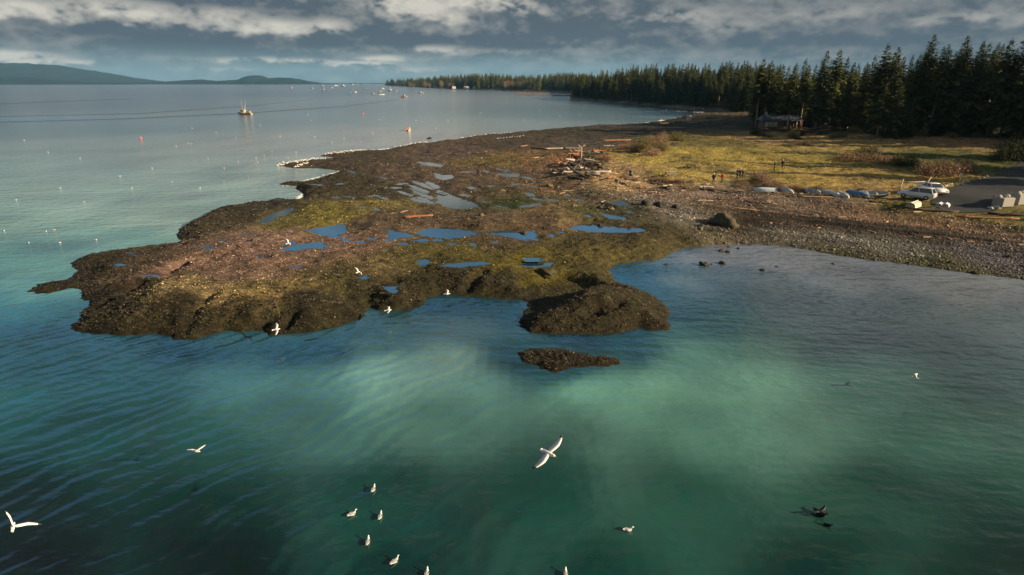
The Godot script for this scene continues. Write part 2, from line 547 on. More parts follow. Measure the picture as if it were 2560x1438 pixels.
# px, py, height there, albedo
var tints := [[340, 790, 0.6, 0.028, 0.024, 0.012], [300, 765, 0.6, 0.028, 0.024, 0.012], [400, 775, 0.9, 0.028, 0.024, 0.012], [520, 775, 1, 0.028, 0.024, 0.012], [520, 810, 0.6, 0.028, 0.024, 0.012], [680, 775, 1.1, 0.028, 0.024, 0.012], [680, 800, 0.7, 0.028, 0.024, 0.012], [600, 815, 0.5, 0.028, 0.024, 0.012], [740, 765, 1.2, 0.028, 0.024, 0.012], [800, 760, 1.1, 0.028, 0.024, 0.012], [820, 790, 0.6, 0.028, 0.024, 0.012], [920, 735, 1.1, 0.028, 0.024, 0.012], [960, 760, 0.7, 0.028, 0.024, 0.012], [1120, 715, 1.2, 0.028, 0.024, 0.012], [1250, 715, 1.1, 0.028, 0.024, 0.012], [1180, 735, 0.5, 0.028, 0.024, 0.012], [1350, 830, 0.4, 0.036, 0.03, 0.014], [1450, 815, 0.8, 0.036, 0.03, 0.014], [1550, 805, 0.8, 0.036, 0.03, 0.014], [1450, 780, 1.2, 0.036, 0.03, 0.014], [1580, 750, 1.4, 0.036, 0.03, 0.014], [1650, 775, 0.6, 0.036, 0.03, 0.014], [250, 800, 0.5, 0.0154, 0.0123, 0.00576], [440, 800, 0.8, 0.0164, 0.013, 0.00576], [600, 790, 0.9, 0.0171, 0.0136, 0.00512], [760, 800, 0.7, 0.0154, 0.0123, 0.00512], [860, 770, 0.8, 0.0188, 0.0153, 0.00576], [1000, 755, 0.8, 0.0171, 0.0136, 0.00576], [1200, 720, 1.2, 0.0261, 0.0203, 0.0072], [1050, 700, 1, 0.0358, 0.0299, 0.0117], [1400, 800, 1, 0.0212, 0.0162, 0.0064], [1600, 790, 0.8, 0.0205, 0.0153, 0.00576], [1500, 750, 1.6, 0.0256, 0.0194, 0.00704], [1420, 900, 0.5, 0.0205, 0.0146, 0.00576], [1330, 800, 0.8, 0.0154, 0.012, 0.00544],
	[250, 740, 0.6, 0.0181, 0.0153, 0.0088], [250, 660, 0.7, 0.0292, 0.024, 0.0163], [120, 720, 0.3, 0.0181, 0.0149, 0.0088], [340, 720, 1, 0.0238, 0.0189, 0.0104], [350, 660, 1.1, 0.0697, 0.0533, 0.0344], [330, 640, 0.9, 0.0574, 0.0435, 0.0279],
	[500, 650, 1.3, 0.213, 0.134, 0.099], [600, 640, 1.3, 0.226, 0.14, 0.106], [430, 660, 1.2, 0.187, 0.116, 0.0849], [700, 660, 1.4, 0.199, 0.128, 0.0919], [560, 690, 1.4, 0.174, 0.111, 0.0821], [650, 600, 1.3, 0.226, 0.145, 0.113], [800, 640, 1.4, 0.187, 0.122, 0.0849], [560, 600, 1.2, 0.16, 0.105, 0.0779], [550, 555, 1.1, 0.0574, 0.0459, 0.0279], [900, 600, 1.4, 0.213, 0.134, 0.0963], [960, 560, 1.5, 0.112, 0.0788, 0.0528],
	[420, 708, 1.6, 0.279, 0.203, 0.0959], [480, 722, 1.7, 0.279, 0.209, 0.0906], [560, 735, 1.7, 0.267, 0.197, 0.08], [640, 738, 1.7, 0.242, 0.178, 0.0693], [700, 712, 1.6, 0.203, 0.148, 0.0586], [600, 760, 1.4, 0.0256, 0.0194, 0.00768], [450, 760, 1.2, 0.024, 0.0181, 0.00704],
	[850, 690, 1.5, 0.0738, 0.064, 0.0213], [930, 660, 1.4, 0.133, 0.099, 0.0424], [1040, 635, 1.4, 0.0943, 0.0804, 0.0213], [1200, 630, 1.3, 0.102, 0.0861, 0.0164], [1400, 635, 1.4, 0.0943, 0.0779, 0.0164], [1300, 648, 1.2, 0.123, 0.1, 0.0115], [1480, 620, 1.5, 0.082, 0.0672, 0.0197], [1600, 605, 1.6, 0.0697, 0.059, 0.0213], [1660, 575, 1.6, 0.0656, 0.0541, 0.023], [1500, 650, 1.2, 0.0615, 0.0508, 0.018], [1250, 610, 1.2, 0.103, 0.0739, 0.0377],
	[1100, 555, 1.7, 0.119, 0.0829, 0.052], [1250, 545, 1.9, 0.108, 0.0771, 0.0475], [1390, 517, 2.1, 0.205, 0.143, 0.0689], [1340, 545, 1.8, 0.141, 0.0946, 0.0566], [900, 515, 1.7, 0.164, 0.133, 0.0394], [810, 540, 1.4, 0.185, 0.157, 0.0295], [740, 550, 1.3, 0.123, 0.107, 0.0246], [650, 522, 1, 0.039, 0.0325, 0.0208], [950, 485, 1, 0.0469, 0.0398, 0.0215], [860, 450, 0.9, 0.0447, 0.0374, 0.0203], [1000, 430, 1.1, 0.108, 0.079, 0.0566], [1150, 460, 1.2, 0.102, 0.0723, 0.052], [1250, 480, 1.5, 0.0968, 0.0771, 0.0385], [1280, 508, 1.6, 0.0469, 0.0651, 0.0144], [1430, 525, 1.6, 0.0699, 0.0723, 0.0227], [1560, 530, 1.4, 0.0615, 0.059, 0.0246], [1500, 500, 1.8, 0.123, 0.0984, 0.0615], [1350, 465, 1.7, 0.162, 0.111, 0.0622],
	[1100, 385, 1.2, 0.119, 0.0849, 0.0678], [900, 400, 0.8, 0.0769, 0.059, 0.0413], [1300, 360, 1.3, 0.082, 0.0623, 0.0443], [1330, 400, 1.7, 0.205, 0.125, 0.0509], [1400, 402, 2.1, 0.266, 0.133, 0.064], [1260, 405, 1.5, 0.162, 0.12, 0.0453], [1200, 440, 1.4, 0.119, 0.0819, 0.0566], [1450, 360, 2, 0.0984, 0.0779, 0.0574], [1470, 410, 2.7, 0.141, 0.101, 0.0961], [1500, 335, 1.4, 0.0574, 0.0476, 0.0328], [1700, 315, 1.8, 0.0271, 0.0236, 0.0167],  # last entry: far corner darkened, the wood's shadow put into the albedo
	[1650, 482, 2.2, 0.205, 0.16, 0.127], [1800, 487, 2.2, 0.197, 0.152, 0.123], [1950, 500, 2.1, 0.172, 0.131, 0.0984], [2100, 515, 2, 0.164, 0.119, 0.0861], [2250, 535, 2, 0.164, 0.107, 0.0656], [2450, 560, 2, 0.156, 0.107, 0.0697], [2050, 556, 1.2, 0.045, 0.033, 0.022], [2250, 577, 1.2, 0.045, 0.034, 0.024], [1900, 540, 1.4, 0.05, 0.037, 0.024], [2450, 594, 1.2, 0.055, 0.044, 0.033], [2330, 560, 1.7, 0.16, 0.1, 0.06], [2150, 535, 1.9, 0.17, 0.11, 0.07], [1950, 545, 1.3, 0.04, 0.0293, 0.0192], [2150, 565, 1.2, 0.033, 0.025, 0.017], [2350, 585, 1.3, 0.0373, 0.0298, 0.0224], [1800, 525, 1.5, 0.0984, 0.0722, 0.0459], [1720, 535, 1.5, 0.172, 0.152, 0.123], [1640, 515, 1.6, 0.139, 0.119, 0.0943],
	[1960, 585, 0.7, 0.123, 0.111, 0.0902], [2100, 595, 0.8, 0.139, 0.131, 0.111], [2250, 610, 0.8, 0.135, 0.13, 0.111], [2450, 625, 0.9, 0.092, 0.0848, 0.0918], [2100, 625, 0.3, 0.0722, 0.0677, 0.0369], [2350, 660, 0.3, 0.0656, 0.0646, 0.0332], [1900, 598, 0.4, 0.107, 0.0943, 0.0697], [1780, 585, 0.9, 0.107, 0.0943, 0.0615], [1850, 570, 0.9, 0.0426, 0.032, 0.0192],
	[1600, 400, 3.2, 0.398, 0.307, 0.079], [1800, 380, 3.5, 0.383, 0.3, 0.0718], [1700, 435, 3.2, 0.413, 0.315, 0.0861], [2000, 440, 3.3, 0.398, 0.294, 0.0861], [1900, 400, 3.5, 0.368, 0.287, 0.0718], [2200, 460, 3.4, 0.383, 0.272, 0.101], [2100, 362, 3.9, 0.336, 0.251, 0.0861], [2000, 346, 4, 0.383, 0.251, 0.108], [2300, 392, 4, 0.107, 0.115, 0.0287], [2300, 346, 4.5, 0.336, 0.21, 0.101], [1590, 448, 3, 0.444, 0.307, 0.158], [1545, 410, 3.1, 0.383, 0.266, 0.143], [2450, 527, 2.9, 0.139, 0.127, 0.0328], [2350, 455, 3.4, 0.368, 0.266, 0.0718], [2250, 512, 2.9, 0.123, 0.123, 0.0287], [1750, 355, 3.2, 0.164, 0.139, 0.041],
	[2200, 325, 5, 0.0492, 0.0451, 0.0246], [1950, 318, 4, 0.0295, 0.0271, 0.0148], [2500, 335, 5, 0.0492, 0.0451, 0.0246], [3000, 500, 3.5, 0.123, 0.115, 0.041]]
var pool_px := [
	[762, 575, 790, 571, 820, 566, 850, 561, 862, 560, 864, 572, 866, 579, 848, 587, 845, 592, 862, 598, 832, 594, 800, 588, 782, 581],
	[700, 625, 730, 612, 760, 610, 790, 606, 805, 604, 806, 612, 822, 614, 800, 622, 785, 619, 760, 624, 735, 629],
	[968, 574, 990, 580, 1020, 584, 1036, 590, 1010, 594, 985, 600, 962, 605, 972, 592],
	[1038, 583, 1070, 572, 1110, 568, 1150, 572, 1180, 579, 1202, 584, 1175, 590, 1155, 594, 1120, 597, 1090, 594, 1060, 589],
	[1213, 581, 1250, 576, 1285, 578, 1300, 584, 1318, 579, 1340, 578, 1341, 590, 1330, 603, 1300, 599, 1275, 592, 1240, 588],
	[1418, 572, 1450, 562, 1480, 559, 1510, 566, 1560, 571, 1600, 571, 1619, 577, 1590, 581, 1540, 582, 1500, 581, 1455, 578],
	[1095, 480, 1116, 484, 1150, 496, 1190, 510, 1200, 521, 1160, 523, 1120, 521, 1092, 506],
	[1028, 451, 1058, 458, 1085, 470, 1080, 474, 1050, 465], [1012, 458, 1040, 466, 1075, 480, 1068, 484, 1036, 473], [1020, 470, 1050, 480, 1088, 495, 1080, 499, 1044, 486], [990, 475, 1010, 480, 1034, 489, 1028, 492, 1004, 484], [1040, 490, 1070, 498, 1092, 509, 1076, 511, 1050, 500], [1020, 488, 1036, 494, 1060, 506, 1050, 508, 1030, 500], [1060, 452, 1084, 458, 1100, 468, 1094, 472, 1074, 462], [1086, 470, 1108, 478, 1112, 486, 1098, 482],
	[1083, 431, 1105, 438, 1130, 437, 1134, 446, 1110, 451, 1094, 447],
	[1038, 404, 1070, 406, 1107, 412, 1104, 418, 1060, 413],
	[648, 554, 680, 535, 715, 523, 734, 518, 730, 528, 715, 538, 690, 543, 676, 557, 655, 560],
	[1498, 532, 1530, 538, 1568, 545, 1562, 551, 1522, 546],
	[1298, 514, 1325, 512, 1350, 508, 1352, 514, 1325, 519, 1302, 520], [1312, 480, 1332, 484, 1340, 492, 1322, 491], [1243, 434, 1270, 433, 1300, 435, 1298, 442, 1262, 442], [1248, 425, 1272, 423, 1270, 429],
	[1043, 650, 1070, 648, 1072, 656, 1058, 668, 1046, 662], [1098, 665, 1150, 656, 1200, 654, 1230, 658, 1200, 664, 1150, 669], [1300, 660, 1345, 656, 1382, 659, 1370, 667, 1310, 668], [1308, 645, 1345, 644, 1350, 651, 1318, 652],
	[958, 718, 990, 716, 992, 735, 974, 731], [900, 693, 920, 690, 922, 697, 904, 699], [1523, 504, 1560, 502, 1575, 512, 1548, 515], [700, 608, 730, 603, 742, 607, 716, 612], [1030, 600, 1062, 597, 1070, 603, 1045, 606], [1080, 599, 1104, 597, 1102, 603, 1086, 604],
	[689, 499.3, 696, 498.3, 704, 499.2, 714, 500.9, 705, 501.5, 696, 501.4], [829, 493.9, 836, 491.9, 843, 492.5, 854, 494.4, 845, 495.8, 836, 496.3], [856, 491.5, 867, 490.3, 881, 491.0, 896, 492.7, 881, 493.6, 869, 493.6], [918, 490.5, 929, 488.2, 941, 488.3, 954, 489.7, 942, 491.5, 930, 492.4], [938, 490.7, 952, 491.8, 966, 496.0, 980, 501.5, 968, 500.0, 955, 496.8], [839, 461.1, 845, 458.0, 854, 457.8, 863, 459.2, 855, 461.7, 846, 463.1], [776, 460.6, 786, 459.9, 801, 461.3, 815, 463.6, 804, 463.9, 789, 463.3], [989, 461.0, 997, 457.8, 1008, 457.8, 1019, 459.3, 1009, 461.9, 999, 463.2], [893, 519.0, 900, 516.5, 909, 516.2, 917, 517.2, 910, 519.3, 902, 520.5], [935, 521.7, 940, 520.4, 948, 522.7, 956, 526.6, 949, 527.3, 942, 526.3], [1136, 539.3, 1146, 538.3, 1153, 539.1, 1160, 540.8, 1154, 541.6, 1146, 541.5], [1172, 536.7, 1181, 534.6, 1188, 534.5, 1195, 535.5, 1189, 537.2, 1182, 538.1], [1213, 466.5, 1224, 464.1, 1236, 463.4, 1245, 463.7, 1237, 465.7, 1224, 467.1], [1167, 468.6, 1175, 466.8, 1184, 468.4, 1194, 471.7, 1185, 472.9, 1175, 472.6], [1273, 463.7, 1283, 460.7, 1295, 460.0, 1307, 460.5, 1298, 463.1, 1285, 464.8], [1323, 464.7, 1331, 462.9, 1338, 464.4, 1345, 467.7, 1339, 468.8, 1332, 468.5], [1403, 488.2, 1413, 486.7, 1425, 486.9, 1434, 487.9, 1426, 489.1, 1415, 489.7], [1362, 498.0, 1373, 496.8, 1385, 498.7, 1399, 502.3, 1388, 502.9, 1376, 502.2], [1327, 494.4, 1336, 493.9, 1350, 497.1, 1369, 502.0, 1354, 501.8, 1340, 499.9], [1198, 503.5, 1205, 502.2, 1213, 503.8, 1220, 506.8, 1215, 507.5, 1207, 507.0], [1239, 513.4, 1251, 514.7, 1266, 518.3, 1282, 522.8, 1267, 521.1, 1254, 518.3], [1459, 537.6, 1466, 536.5, 1473, 538.8, 1479, 542.7, 1474, 543.2, 1467, 542.2], [1431, 500.9, 1442, 498.2, 1456, 498.1, 1466, 499.4, 1459, 501.5, 1444, 502.7], [1566, 529.5, 1572, 527.7, 1577, 528.6, 1583, 530.7, 1579, 532.0, 1573, 532.2], [1121, 607.7, 1127, 606.2, 1133, 608.6, 1140, 612.7, 1133, 613.4, 1127, 612.5], [1176, 609.6, 1181, 608.8, 1188, 611.0, 1196, 614.6, 1188, 614.9, 1182, 613.8], [1226, 604.5, 1235, 603.1, 1243, 604.7, 1252, 607.8, 1245, 608.6, 1236, 608.1], [887, 607.1, 894, 603.9, 904, 603.8, 916, 605.3, 907, 607.8, 895, 609.2], [914, 597.6, 924, 595.0, 935, 596.0, 943, 598.7, 936, 600.6, 925, 601.0], [855, 600.6, 865, 597.8, 874, 597.9, 882, 599.7, 875, 601.9, 866, 603.0], [625, 635.8, 634, 636.3, 644, 639.8, 656, 644.5, 645, 643.4, 636, 641.0], [544, 597.2, 554, 596.9, 564, 599.3, 574, 603.1, 568, 602.9, 555, 601.4], [506, 615.5, 514, 615.0, 525, 619.0, 536, 624.9, 527, 624.6, 515, 622.2], [722, 665.2, 733, 665.0, 745, 667.4, 759, 671.1, 746, 670.8, 734, 669.3], [318, 631.9, 326, 631.0, 333, 633.9, 341, 638.5, 335, 638.7, 326, 637.2], [282, 661.0, 294, 659.2, 305, 660.5, 314, 663.3, 306, 664.5, 295, 664.4], [356, 689.3, 366, 686.9, 376, 688.1, 384, 691.0, 379, 692.7, 367, 693.0], [366, 689.6, 374, 687.0, 384, 688.0, 399, 690.8, 387, 692.6, 375, 693.0], [600, 589.8, 607, 587.8, 613, 588.5, 620, 590.5, 614, 591.9, 607, 592.3], [1391, 582.4, 1397, 579.5, 1403, 579.9, 1409, 581.9, 1404, 584.2, 1396, 585.1], [1369, 588.0, 1376, 585.9, 1384, 588.1, 1392, 592.4, 1384, 593.7, 1377, 593.2], [996, 608.2, 1005, 606.3, 1015, 608.3, 1024, 612.2, 1015, 613.4, 1006, 612.9], [1313, 599.1, 1323, 597.5, 1335, 598.7, 1345, 601.2, 1336, 602.3, 1326, 602.1], [1238, 419.2, 1248, 421.4, 1261, 425.8, 1276, 431.0, 1262, 428.5, 1249, 424.7], [974, 470.4, 983, 467.8, 995, 468.1, 1007, 469.9, 997, 471.9, 986, 472.7], [1143, 485.3, 1152, 484.4, 1166, 487.0, 1178, 491.0, 1168, 491.3, 1154, 490.0], [945, 442.4, 953, 442.6, 965, 444.8, 975, 447.8, 967, 447.2, 955, 445.7], [865, 426.4, 874, 426.1, 884, 429.2, 894, 433.9, 885, 433.6, 876, 431.7], [1148, 431.5, 1162, 428.8, 1176, 428.2, 1191, 428.8, 1178, 431.0, 1164, 432.5], [1204, 425.2, 1211, 424.5, 1219, 427.0, 1226, 431.1, 1219, 431.2, 1212, 429.9], [1304, 442.0, 1312, 441.6, 1325, 444.3, 1339, 448.3, 1327, 448.1, 1315, 446.6]]

var coast: Field
var base_h: Field
var lawn: Field
var beach: Field
var road: Field
var pond: Field
var pond_level: Field
var cracks: Field
var tint := []
var levels := []
var n_big := noise(0.11, 51, 3)
var n_mid := noise(0.55, 52, 3)
var n_fine := noise(1.9, 53, 2)
var n_warp := noise(0.25, 54, 3)
var n_patch := noise(0.16, 55, 4)
var n_streak := noise(0.5, 56, 3)
var along := Vector2.RIGHT

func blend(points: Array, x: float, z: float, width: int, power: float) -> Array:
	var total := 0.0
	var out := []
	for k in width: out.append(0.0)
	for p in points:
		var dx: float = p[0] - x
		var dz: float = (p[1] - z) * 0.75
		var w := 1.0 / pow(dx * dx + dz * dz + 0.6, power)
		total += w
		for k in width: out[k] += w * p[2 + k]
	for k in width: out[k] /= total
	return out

func ground_fields() -> void:
	coast = Field.new(-60, -330, 160, -28, 0.5, 0)
	var c := poly(coast_px)
	signed(coast, [c, poly(islet_px)], 12.0)
	lawn = Field.new(-10, -330, 200, -60, 0.75, 0)
	signed(lawn, [poly(grass_px, 3.0)], 6.0)
	beach = Field.new(10, -130, 160, -40, 0.5, 0)
	signed(beach, [poly(beach_px, 1.5)], 6.0)
	road = Field.new(40, -130, 160, -60, 0.5, 0)
	signed(road, [poly(road_px, 3.1)], 4.0)
	var a := gp(1850, 540, 1.5)
	var b := gp(2560, 612, 1.5)
	along = Vector2(b.x - a.x, b.z - a.z).normalized()
	var hp := []
	for p in heights:
		var q := gp(p[0], p[1], p[2])
		hp.append([q.x, q.z, p[2]])
	base_h = Field.new(-60, -330, 160, -28, 2.0, 0)
	for j in base_h.nz:
		for i in base_h.nx:
			base_h.d[j * base_h.nx + i] = blend(hp, base_h.x0 + i * 2.0, base_h.z0 + j * 2.0, 1, 1.6)[0]
	var cp := []
	for p in tints:
		var q := gp(p[0], p[1], p[2])
		cp.append([q.x, q.z, p[3], p[4], p[5]])
	for k in 3: tint.append(Field.new(-60, -330, 160, -28, 1.25, 0))
	var t: Field = tint[0]
	for j in t.nz:
		for i in t.nx:
			var v := blend(cp, t.x0 + i * t.c, t.z0 + j * t.c, 3, 2.4)
			for k in 3: tint[k].d[j * t.nx + i] = v[k]
	pond = Field.new(-45, -140, 45, -42, 0.25, 0)
	pond_level = Field.new(-45, -140, 45, -42, 0.25, 1.2)
	var polys := []
	for p in pool_px:
		var m := Vector2.ZERO
		for i in range(0, p.size(), 2): m += Vector2(p[i], p[i + 1]) * 2.0 / p.size()
		var q := gp(m.x, m.y, 1.2)
		var l := base_h.at(q.x, q.z) - 0.1
		levels.append(l)
		polys.append(poly(p, l))
	signed(pond, polys, 2.2, levels, pond_level)
	# clefts in the rock: a line of px, py points, width, depth
	cracks = Field.new(-45, -75, 25, -36, 0.25, 0)
	for l in [[[222, 754, 330, 707, 400, 692, 470, 655], 0.55, 0.7], [[640, 600, 560, 640, 470, 655], 0.3, 0.25], [[430, 840, 480, 785, 530, 745], 0.6, 0.35], [[672, 820, 715, 797, 740, 780], 0.5, 0.6], [[905, 780, 880, 745, 830, 730], 0.6, 0.35], [[1315, 748, 1345, 738, 1400, 728, 1440, 715, 1430, 700, 1400, 694], 2.2, 2.4], [[1050, 770, 1010, 730, 990, 700], 0.7, 0.7], [[1150, 740, 1180, 700, 1210, 680], 0.6, 0.5], [[1560, 720, 1500, 705, 1450, 700], 0.5, 0.5], [[1480, 775, 1515, 770, 1540, 760], 0.7, 0.5], [[300, 720, 350, 690], 0.4, 0.3], [[560, 830, 600, 790], 0.5, 0.3], [[1310, 700, 1350, 692], 0.9, 0.8], [[1380, 905, 1420, 912], 0.6, 0.3]]:
		var p := poly(l[0], 1.0)
		for k in p.size() - 1:
			var s := p[k]
			var e := p[k + 1]
			for n in int(s.distance_to(e) / 0.15) + 1:
				var q := s.lerp(e, n * 0.15 / maxf(s.distance_to(e), 0.01))
				q += Vector2(n_warp.get_noise_2d(q.x * 3, q.y * 3), n_warp.get_noise_2d(q.y * 3, q.x * 3)) * 0.5
				var r: float = l[1] * 1.3
				for j in range(int((q.y - r - cracks.z0) / 0.25), int((q.y + r - cracks.z0) / 0.25) + 2):
					for i in range(int((q.x - r - cracks.x0) / 0.25), int((q.x + r - cracks.x0) / 0.25) + 2):
						if i < 0 or j < 0 or i >= cracks.nx or j >= cracks.nz: continue
						var f := 1.0 - Vector2(cracks.x0 + i * 0.25, cracks.z0 + j * 0.25).distance_to(q) / r
						if f > 0: cracks.d[j * cracks.nx + i] = maxf(cracks.d[j * cracks.nx + i], smoothstep(0, 1, f) * l[2])

func rockiness(x: float, z: float) -> float:
	return (1.0 - ss(-1.5, 1.5, lawn.at(x, z)) * float(z < -60)) * (1.0 - ss(-1.0, 2.0, beach.at(x, z)))

func land(x: float, z: float) -> float:
	# height of the ground
	var warp := n_warp.get_noise_2d(x * 4, z * 4) * 0.35
	var d := coast.at(x, z) + warp
	if d < 0: return maxf(-1.5, d * 0.5)
	var rk := rockiness(x, z)
	var w := lerpf(1.2, 1.9, rk)
	var h := base_h.at(x, z) * (1.0 - exp(-d / w))
	var k := minf(1.0, d / 1.6) * rk
	var big := n_big.get_noise_2d(x, z)
	h += k * (0.4 * big + 0.17 * n_mid.get_noise_2d(x * 0.8, z) + (0.08 + 0.06 * ss(8.0, 3.0, d)) * n_fine.get_noise_2d(x, z))
	if z > -75 and rk > 0.3:
		h -= cracks.at(x, z) * minf(1.0, d)
	var soft := 1.0 - rk
	if soft > 0.01:
		var g := ss(-1.0, 2.0, lawn.at(x, z))
		h += soft * (g * (0.42 * big + 0.16 * n_mid.get_noise_2d(x * 0.25, z * 0.5) + 0.05 * n_fine.get_noise_2d(x * 0.8, z * 0.8)) * (1.0 - ss(-1.5, 0.5, road.at(x, z))) + (1 - g) * (0.05 * n_mid.get_noise_2d(x, z) + 0.02 * n_fine.get_noise_2d(x, z)))
		if g < 1.0: h += soft * (1 - g) * 0.09 * n_streak.get_noise_2d(x * along.x * 0.12 + z * along.y * 0.12, (x * along.y - z * along.x) * 1.1) * minf(1.0, d / 2.0)
	if z > -139 and x > -44 and x < 44:
		var p := pond.at(x, z) + 0.3 * n_fine.get_noise_2d(x * 0.5, z * 0.8) + warp * 0.9
		if p > -2.0:
			var l := pond_level.near(x, z)
			if p > 0: h = l - minf(0.02 + 0.22 * p, 0.4)
			else:
				h = lerpf(l + 0.02, h, ss(0.0, 2.0, -p))
				if p > -0.8: h = maxf(h, l + 0.02 - p * 0.05)
	return maxf(h, 0.02 + 0.04 * minf(d, 2.0))

func land_at(x: float, z: float) -> Vector3:
	return Vector3(x, land(x, z), z)

func on_land(px: float, py: float, guess := 2.0) -> Vector3:
	# where that line of sight meets the ground
	var h := guess
	var q := gp(px, py, h)
	for k in 6:
		h = lerpf(h, maxf(land(q.x, q.z), 0.0), 0.7)
		q = gp(px, py, h)
	return land_at(q.x, q.z)

func ground() -> void:
	var xs := PackedFloat32Array()
	var x := -56.0
	while x < 158:
		xs.append(x)
		x += 0.3 if x < 40 else 0.3 + (x - 40) * 0.006
	var zs := PackedFloat32Array()
	var z := -30.0
	while z > -328:
		zs.append(z)
		z -= maxf(0.16, -z * 0.0042)
	var nx := xs.size()
	var nz := zs.size()
	var hs := PackedFloat32Array()
	hs.resize(nx * nz)
	var live := PackedByteArray()
	live.resize(nx * nz)
	for j in nz:
		for i in nx:
			var d := coast.at(xs[i], zs[j])
			if d < -2.5:
				hs[j * nx + i] = -1.2
				continue
			live[j * nx + i] = 1
			hs[j * nx + i] = land(xs[i], zs[j])
	stage("heights")
	var index := PackedInt32Array()
	index.resize(nx * nz)
	index.fill(-1)
	var vs := PackedVector3Array()
	var ns := PackedVector3Array()
	var cs := PackedColorArray()
	for j in range(1, nz - 1):
		for i in range(1, nx - 1):
			var k := j * nx + i
			if not live[k]: continue
			index[k] = vs.size()
			var X := xs[i]
			var Z := zs[j]
			var h := hs[k]
			vs.append(Vector3(X, h, Z))
			ns.append(Vector3(-(hs[k + 1] - hs[k - 1]) / (xs[i + 1] - xs[i - 1]), 1.0, -(hs[k + nx] - hs[k - nx]) / (zs[j + 1] - zs[j - 1])).normalized())
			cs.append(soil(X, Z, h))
	var ix := PackedInt32Array()
	for j in range(1, nz - 2):
		for i in range(1, nx - 2):
			var a := index[j * nx + i]
			var b := index[j * nx + i + 1]
			var c := index[(j + 1) * nx + i + 1]
			var d := index[(j + 1) * nx + i]
			if a < 0 or b < 0 or c < 0 or d < 0: continue
			ix.append_array([a, c, b, a, d, c])
	var arr := []
	arr.resize(Mesh.ARRAY_MAX)
	arr[Mesh.ARRAY_VERTEX] = vs
	arr[Mesh.ARRAY_NORMAL] = ns
	arr[Mesh.ARRAY_COLOR] = cs
	arr[Mesh.ARRAY_INDEX] = ix
	var m := ArrayMesh.new()
	m.add_surface_from_arrays(Mesh.PRIMITIVE_TRIANGLES, arr)
	tag(one("ground", m, M.ground), "rocky tidal shelf, pebble beach and grassy field in one sheet", "", "", "structure")
	# the asphalt lane and its turning place
	var st := begin()
	st.set_color(Color(0.075, 0.078, 0.085))
	var cell := 0.6
	for j in range(int(60 / cell)):
		for i in range(int(100 / cell)):
			var X := 52 + i * cell
			var Z := -125 + j * cell
			if road.at(X + cell / 2, Z + cell / 2) < 0.05: continue
			var q := []
			for o: Vector2 in [Vector2(0, 0), Vector2(1, 0), Vector2(1, 1), Vector2(0, 1)]:
				var p := land_at(X + o.x * cell, Z + o.y * cell)
				q.append(p + Vector3(0, 0.09, 0))
			var g := 1.0 + 0.3 * n_patch.get_noise_2d(X * 2, Z * 2)
			st.set_color(Color(0.085, 0.088, 0.092) * g)
			quad(st, q[0], q[1], q[2], q[3])
	var asphalt: StandardMaterial3D = M.ground.duplicate()
	asphalt.roughness = 0.8
	asphalt.normal_scale = 0.25
	asphalt.uv1_scale = Vector3.ONE * 0.7
	tag(one("road", done(st), asphalt), "", "", "", "structure")

func soil(X: float, Z: float, h: float) -> Color:
	var wx := X + 1.6 * n_warp.get_noise_2d(X, Z) + 0.6 * n_mid.get_noise_2d(Z, X)
	var wz := Z + 2.2 * n_warp.get_noise_2d(Z + 50, X) + 0.8 * n_mid.get_noise_2d(X + 9, Z)
	var rk := rockiness(X, Z)
	if rk < 0.5:
		# the shingle lies in lines along the shore
		var u := (X * along.x + Z * along.y) * 0.1
		var v := (X * along.y - Z * along.x)
		var s := n_streak.get_noise_2d(u, v * 1.2)
		wz = lerpf(wz, Z + s * 3.0, 0.7 * (1 - rk))
		wx = lerpf(wx, X + s * 1.0, 0.7 * (1 - rk))
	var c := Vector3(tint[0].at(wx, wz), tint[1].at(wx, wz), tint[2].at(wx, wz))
	var g := 1.0 + 0.85 * n_fine.get_noise_2d(X * 1.5, Z * 1.5) + 0.4 * n_mid.get_noise_2d(X * 1.5, Z * 1.5) + 0.35 * n_patch.get_noise_2d(X, Z)
	if rk > 0.5:
		# barnacles and weed in patches
		var weed := ss(0.05, 0.35, n_patch.get_noise_2d(X * 2.2, Z * 2.2))
		c = c.lerp(Vector3(0.045, 0.042, 0.016), weed * 0.4)
		var shell := ss(0.32, 0.5, n_fine.get_noise_2d(X * 2.7, Z * 2.7)) * ss(0.5, 1.2, h)
		c = c.lerp(Vector3(0.24, 0.19, 0.13), shell * 0.3)
	else:
		var s2 := n_streak.get_noise_2d((X * along.x + Z * along.y) * 0.05, (X * along.y - Z * along.x) * 1.5)
		var low := ss(2.2, 1.4, h)
		c *= 1.0 + 0.9 * s2 * low * ss(0.3, 0.9, h)
	c *= clampf(g, 0.3, 2.2) * 1.42
	return Color(c.x, c.y, c.z)

